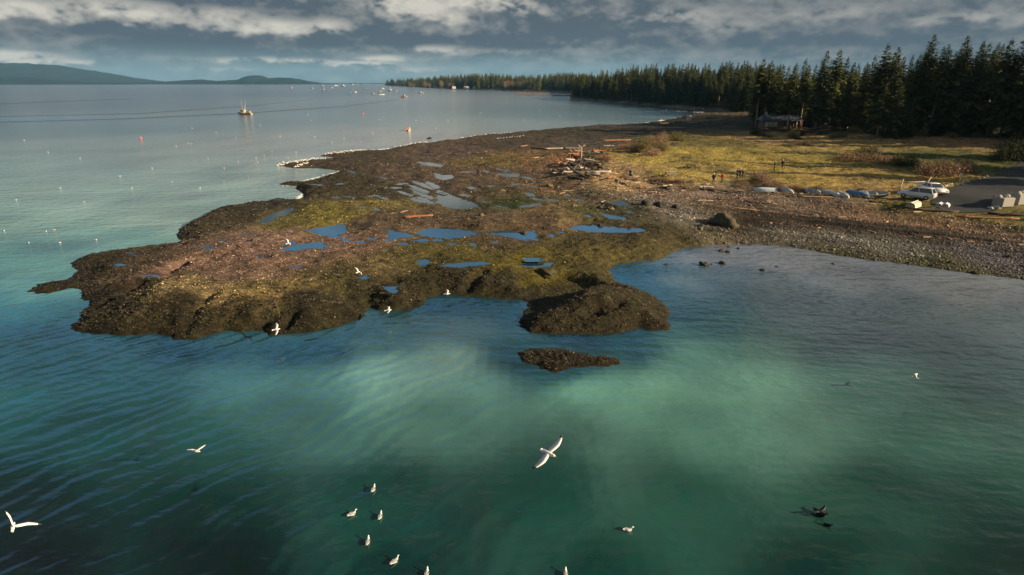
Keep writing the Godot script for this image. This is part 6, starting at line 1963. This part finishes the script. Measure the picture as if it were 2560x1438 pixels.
# ------------------------------------------------------------------ birds
func bird_body(pose: int, dark := false) -> ArrayMesh:
	# one skin: tail at -x, head at +x. 0 afloat, 1 in the air, 2 standing
	var st := begin()
	var white := Color(0.78, 0.76, 0.73) if not dark else Color(0.012, 0.012, 0.014)
	var grey := Color(0.4, 0.41, 0.42) if not dark else Color(0.015, 0.015, 0.017)
	var line := []
	if pose == 1: line = [[-0.25, 0.0, 0.012, 0.055], [-0.18, 0.0, 0.026, 0.045], [-0.08, -0.004, 0.055, 0.055], [0.03, -0.006, 0.066, 0.066], [0.12, 0.0, 0.05, 0.052], [0.17, 0.01, 0.036, 0.038], [0.205, 0.016, 0.036, 0.035], [0.235, 0.014, 0.022, 0.022]]
	else: line = [[-0.27, 0.11, 0.012, 0.04], [-0.19, 0.095, 0.035, 0.06], [-0.09, 0.075, 0.07, 0.085], [0.02, 0.065, 0.082, 0.092], [0.09, 0.085, 0.07, 0.075], [0.125, 0.13, 0.045, 0.045], [0.14, 0.18, 0.033, 0.032], [0.15, 0.205, 0.036, 0.034], [0.175, 0.21, 0.032, 0.03], [0.2, 0.205, 0.014, 0.014]]
	var rings := []
	for k in line.size():
		var e: Array = line[k]
		var r := []
		for i in 10:
			var a := TAU * i / 10
			r.append(Vector3(e[0], e[1] + sin(a) * e[2] + (0.1 if pose == 2 else 0.0), cos(a) * e[3]))
		rings.append(r)
	for k in rings.size() - 1:
		for i in 10:
			var j := (i + 1) % 10
			var upper := i >= 0 and i < 5
			st.set_color(grey if upper and pose != 1 and k > 0 and k < 4 else white)
			quad(st, rings[k][i], rings[k][j], rings[k + 1][j], rings[k + 1][i])
	st.set_color(white)
	for e in [0, rings.size() - 1]:
		var m := Vector3(line[e][0], line[e][1] + (0.1 if pose == 2 else 0.0), 0)
		for i in 10: tri(st, m, rings[e][i], rings[e][(i + 1) % 10])
	return done(st)

func wing(s: float, lift: float, sweep: float, fold: float, tip: Color) -> ArrayMesh:
	# a spread wing with thickness, bent at the wrist
	var st := begin()
	var rings := []
	var cols := []
	for e in [[0.03, 0.0, 0.115, 0.022], [0.16, 0.35, 0.13, 0.018], [0.3, 0.6, 0.13, 0.014], [0.42, 0.55, 0.105, 0.01], [0.54, 0.35, 0.07, 0.007], [0.64, 0.1, 0.012, 0.004]]:
		var x: float = 0.03 + e[1] * 0.12 - sweep * maxf(0.0, e[0] - 0.28)
		var y: float = lift * e[0] - fold * maxf(0.0, e[0] - 0.28) + 0.02
		var c: float = e[2]
		rings.append([Vector3(x + c * 0.5, y, s * e[0]), Vector3(x + c * 0.1, y + e[3], s * e[0]), Vector3(x - c, y, s * e[0]), Vector3(x + c * 0.1, y - e[3] * 0.4, s * e[0])])
		cols.append(tip if e[0] > 0.6 else Color(0.66, 0.65, 0.62))
	for k in rings.size() - 1:
		st.set_color(cols[k + 1])
		for i in 4: quad(st, rings[k][i], rings[k][(i + 1) % 4], rings[k + 1][(i + 1) % 4], rings[k + 1][i])
	var e: Array = rings[5]
	quad(st, e[0], e[1], e[2], e[3])
	return done(st)

func birds() -> void:
	rng.seed = 801
	var bill := begin()
	tube(bill, [Vector3(0.19, 0.204, 0), Vector3(0.235, 0.198, 0), Vector3(0.25, 0.19, 0)], [0.012, 0.009, 0.003], 6)
	var bill_m := done(bill)
	var fb := begin()
	tube(fb, [Vector3(0.225, 0.014, 0), Vector3(0.265, 0.01, 0), Vector3(0.28, 0.002, 0)], [0.012, 0.009, 0.003], 6)
	var fly_bill := done(fb)
	var yellow := mat(Color(0.55, 0.38, 0.08), 0.5)
	var afloat := bird_body(0)
	var folded := begin()
	for s in [-1.0, 1.0]:
		folded = begin()
		folded.set_color(Color(0.42, 0.43, 0.44))
		loft(folded, [[Vector3(0.08, 0.12, 0.072 * s), Vector3(0.07, 0.07, 0.085 * s), Vector3(0.06, 0.09, 0.06 * s)], [Vector3(-0.08, 0.145, 0.07 * s), Vector3(-0.09, 0.08, 0.092 * s), Vector3(-0.08, 0.1, 0.055 * s)], [Vector3(-0.2, 0.14, 0.03 * s), Vector3(-0.2, 0.11, 0.05 * s), Vector3(-0.2, 0.12, 0.02 * s)], [Vector3(-0.31, 0.135, 0.012 * s), Vector3(-0.31, 0.125, 0.016 * s), Vector3(-0.31, 0.13, 0.008 * s)]], true)
		M["folded%d" % int(s)] = done(folded)
	var swim := func(at: Vector3, turn: float, size: float, label: String, group: String) -> void:
		var o := thing("gull", at + Vector3(0, 0.012, 0), turn)
		o.scale = Vector3.ONE * size
		part("body", afloat, M.bird, o)
		part("bill", bill_m, yellow, o)
		part("wing", M["folded1"], M.bird, o)
		part("wing", M["folded-1"], M.bird, o)
		tag(o, label, "gull", group)
	for e in [[934, 1226, 1.45, "floating gull, topmost of the five below the shelf"], [882, 1288, 0.7, "floating gull facing right, leftmost of the five"], [951, 1294, 1.5, "floating gull right of the leftmost, facing away"], [920, 1357, 1.6, "floating gull second lowest of the five"], [988, 1406, 0.9, "floating gull lowest of the five"], [1067, 1437, 1.5, "floating gull cut by the bottom edge, left one"], [1414, 1438, 1.5, "floating gull cut by the bottom edge, right one"], [1572, 1328, 0.05, "lone floating gull seen side-on at lower right"]]:
		swim.call(gp(e[0], e[1]), e[2], 0.95, e[3], "gulls afloat in the foreground")
	for e in [[10, 577], [115, 579], [135, 575], [150, 607], [72, 608], [595, 404], [470, 357], [478, 359], [40, 500], [210, 505], [330, 470], [240, 600], [520, 395], [560, 420], [640, 395], [660, 388], [440, 365], [700, 340], [777, 300], [948, 299], [787, 341], [932, 332], [1040, 300], [1155, 277], [1200, 283], [1203, 281], [1268, 255], [770, 285], [650, 312], [540, 330], [590, 345], [480, 320], [120, 380], [200, 395], [60, 350], [300, 440], [380, 420], [430, 455], [150, 470], [500, 470], [560, 455], [620, 440], [1120, 300], [1090, 320], [860, 345], [830, 355], [900, 350], [680, 378], [640, 410], [720, 392], [740, 380], [645, 405], [117, 236], [675, 236], [665, 245], [1310, 300], [1400, 290], [1350, 275], [1450, 285]]:
		swim.call(gp(e[0], e[1] + 1), rng.randf() * TAU, 0.75 + 0.45 * ss(420, 250, e[1]), "tiny white gull dotted on the open water beyond the shelf", "gulls afloat beyond the shelf")
	# flocks standing along the outer rocks
	var st := begin()
	var stand := bird_body(2)
	st = SurfaceTool.new()
	st.begin(Mesh.PRIMITIVE_TRIANGLES)
	st.append_from(stand, 0, Transform3D.IDENTITY)
	var lt := begin()
	lt.set_color(Color(0.5, 0.3, 0.2))
	for s in [-1.0, 1.0]: tube(lt, [Vector3(0.0, -0.02, 0.03 * s), Vector3(0.0, 0.12, 0.03 * s)], [0.008, 0.008], 4)
	st.append_from(done(lt), 0, Transform3D.IDENTITY)
	var standing := st.commit()
	for l in [[692, 412, 815, 397, 62, "white gull standing in the flock on the nearer rock spit", 4.0], [735, 418, 770, 410, 14, "white gull standing in the flock on the nearer rock spit", 3.0], [812, 387, 905, 378, 52, "white gull standing in the flock on the farther rock spit", 2.5], [985, 371, 1070, 361, 16, "white gull standing along the outer edge of the shelf", 1.5], [1120, 352, 1280, 339, 22, "white gull standing along the outer edge of the shelf", 1.5], [1240, 355, 1310, 352, 14, "white gull standing on the upper shelf", 2.0], [1690, 272, 1760, 280, 14, "white gull on the rocks in the far corner of the bay", 2.0]]:
		for k in int(l[4]):
			var u: float = (k + rng.randf()) / l[4]
			var q := gp(lerpf(l[0], l[2], u), lerpf(l[1], l[3], u) + rng.randf_range(-0.5, 0.5) * l[6], 0.25)
			q.y = maxf(land(q.x, q.z), 0.0)
			var o := one("gull", standing, M.bird, q, rng.randf() * TAU)
			o.scale = Vector3.ONE * 1.3
			tag(o, l[5], "gull", "gulls standing on the outer rocks")
	# in the air: px, py, height, turn, bank, lift, sweep, fold, size, label
	for e in [[1370, 1133, 6.2, -0.75, 0.35, 0.12, 0.1, 0.1, 1.3, "large gull with broad spread wings in the lower middle"], [490, 1128, 1.6, -0.35, -0.35, 0.55, 0.35, 0.5, 0.95, "gull with raised bent wings at lower left"], [32, 1318, 4.2, 2.2, 0.9, 0.75, 0.3, 0.1, 0.95, "gull diving at the left edge near the bottom"], [2288, 944, 1.2, 2.4, 0.3, 0.5, 0.2, 0.2, 0.9, "small gull low over the rippled bay at right"], [970, 776, 1.0, 0.2, 0.1, 0.3, 0.4, 0.5, 1.1, "gull gliding off the weedy rock, left of centre"], [1117, 735, 1.2, 0.1, 0.0, 0.45, 0.3, 0.35, 1.1, "gull with wings in a shallow v over the dark cove"], [895, 681, 2.2, 0.9, 0.5, 0.5, 0.3, 0.4, 0.9, "tan-looking gull flying low over the olive weed"], [720, 609, 2.4, 0.7, 0.5, 0.6, 0.3, 0.4, 0.95, "gull taking off beside the left pool"], [690, 824, 1.0, 0.3, 0.4, 0.3, 0.3, 0.5, 1.1, "bright white gull over the rock nose at the water's edge"]]:
		var o := thing("gull", gp(e[0], e[1], e[2]), e[3])
		o.rotation = Vector3(e[4], e[3], 0.05)
		o.scale = Vector3.ONE * e[8]
		part("body", bird_body(1), M.bird, o)
		part("bill", fly_bill, yellow, o)
		for s in [-1.0, 1.0]: part("wing", wing(s, e[5], e[6], e[7], Color(0.06, 0.06, 0.065)), M.bird, o)
		tag(o, e[9], "gull", "gulls in flight")
	# two dark divers
	var cor := bird_body(0, true)
	for e in [[2052, 1290, -1.1, 1.5, "black cormorant splashing at the lower right"], [2071, 1316, -0.6, 0.85, "small dark duck just below the cormorant"]]:
		var o := thing("cormorant" if e[3] > 1 else "duck", gp(e[0], e[1]), e[2])
		o.scale = Vector3.ONE * e[3]
		part("body", cor, M.bird, o)
		part("bill", bill_m, M.black, o)
		if e[3] > 1:
			for s in [-1.0, 1.0]:
				var w := part("wing", wing(s, 0.5, 0.3, 0.4, Color(0.01, 0.01, 0.012)), M.black, o)
				w.position = Vector3(-0.08, 0.1, 0)
				w.scale = Vector3.ONE * 0.5
		tag(o, e[4], "cormorant" if e[3] > 1 else "duck")
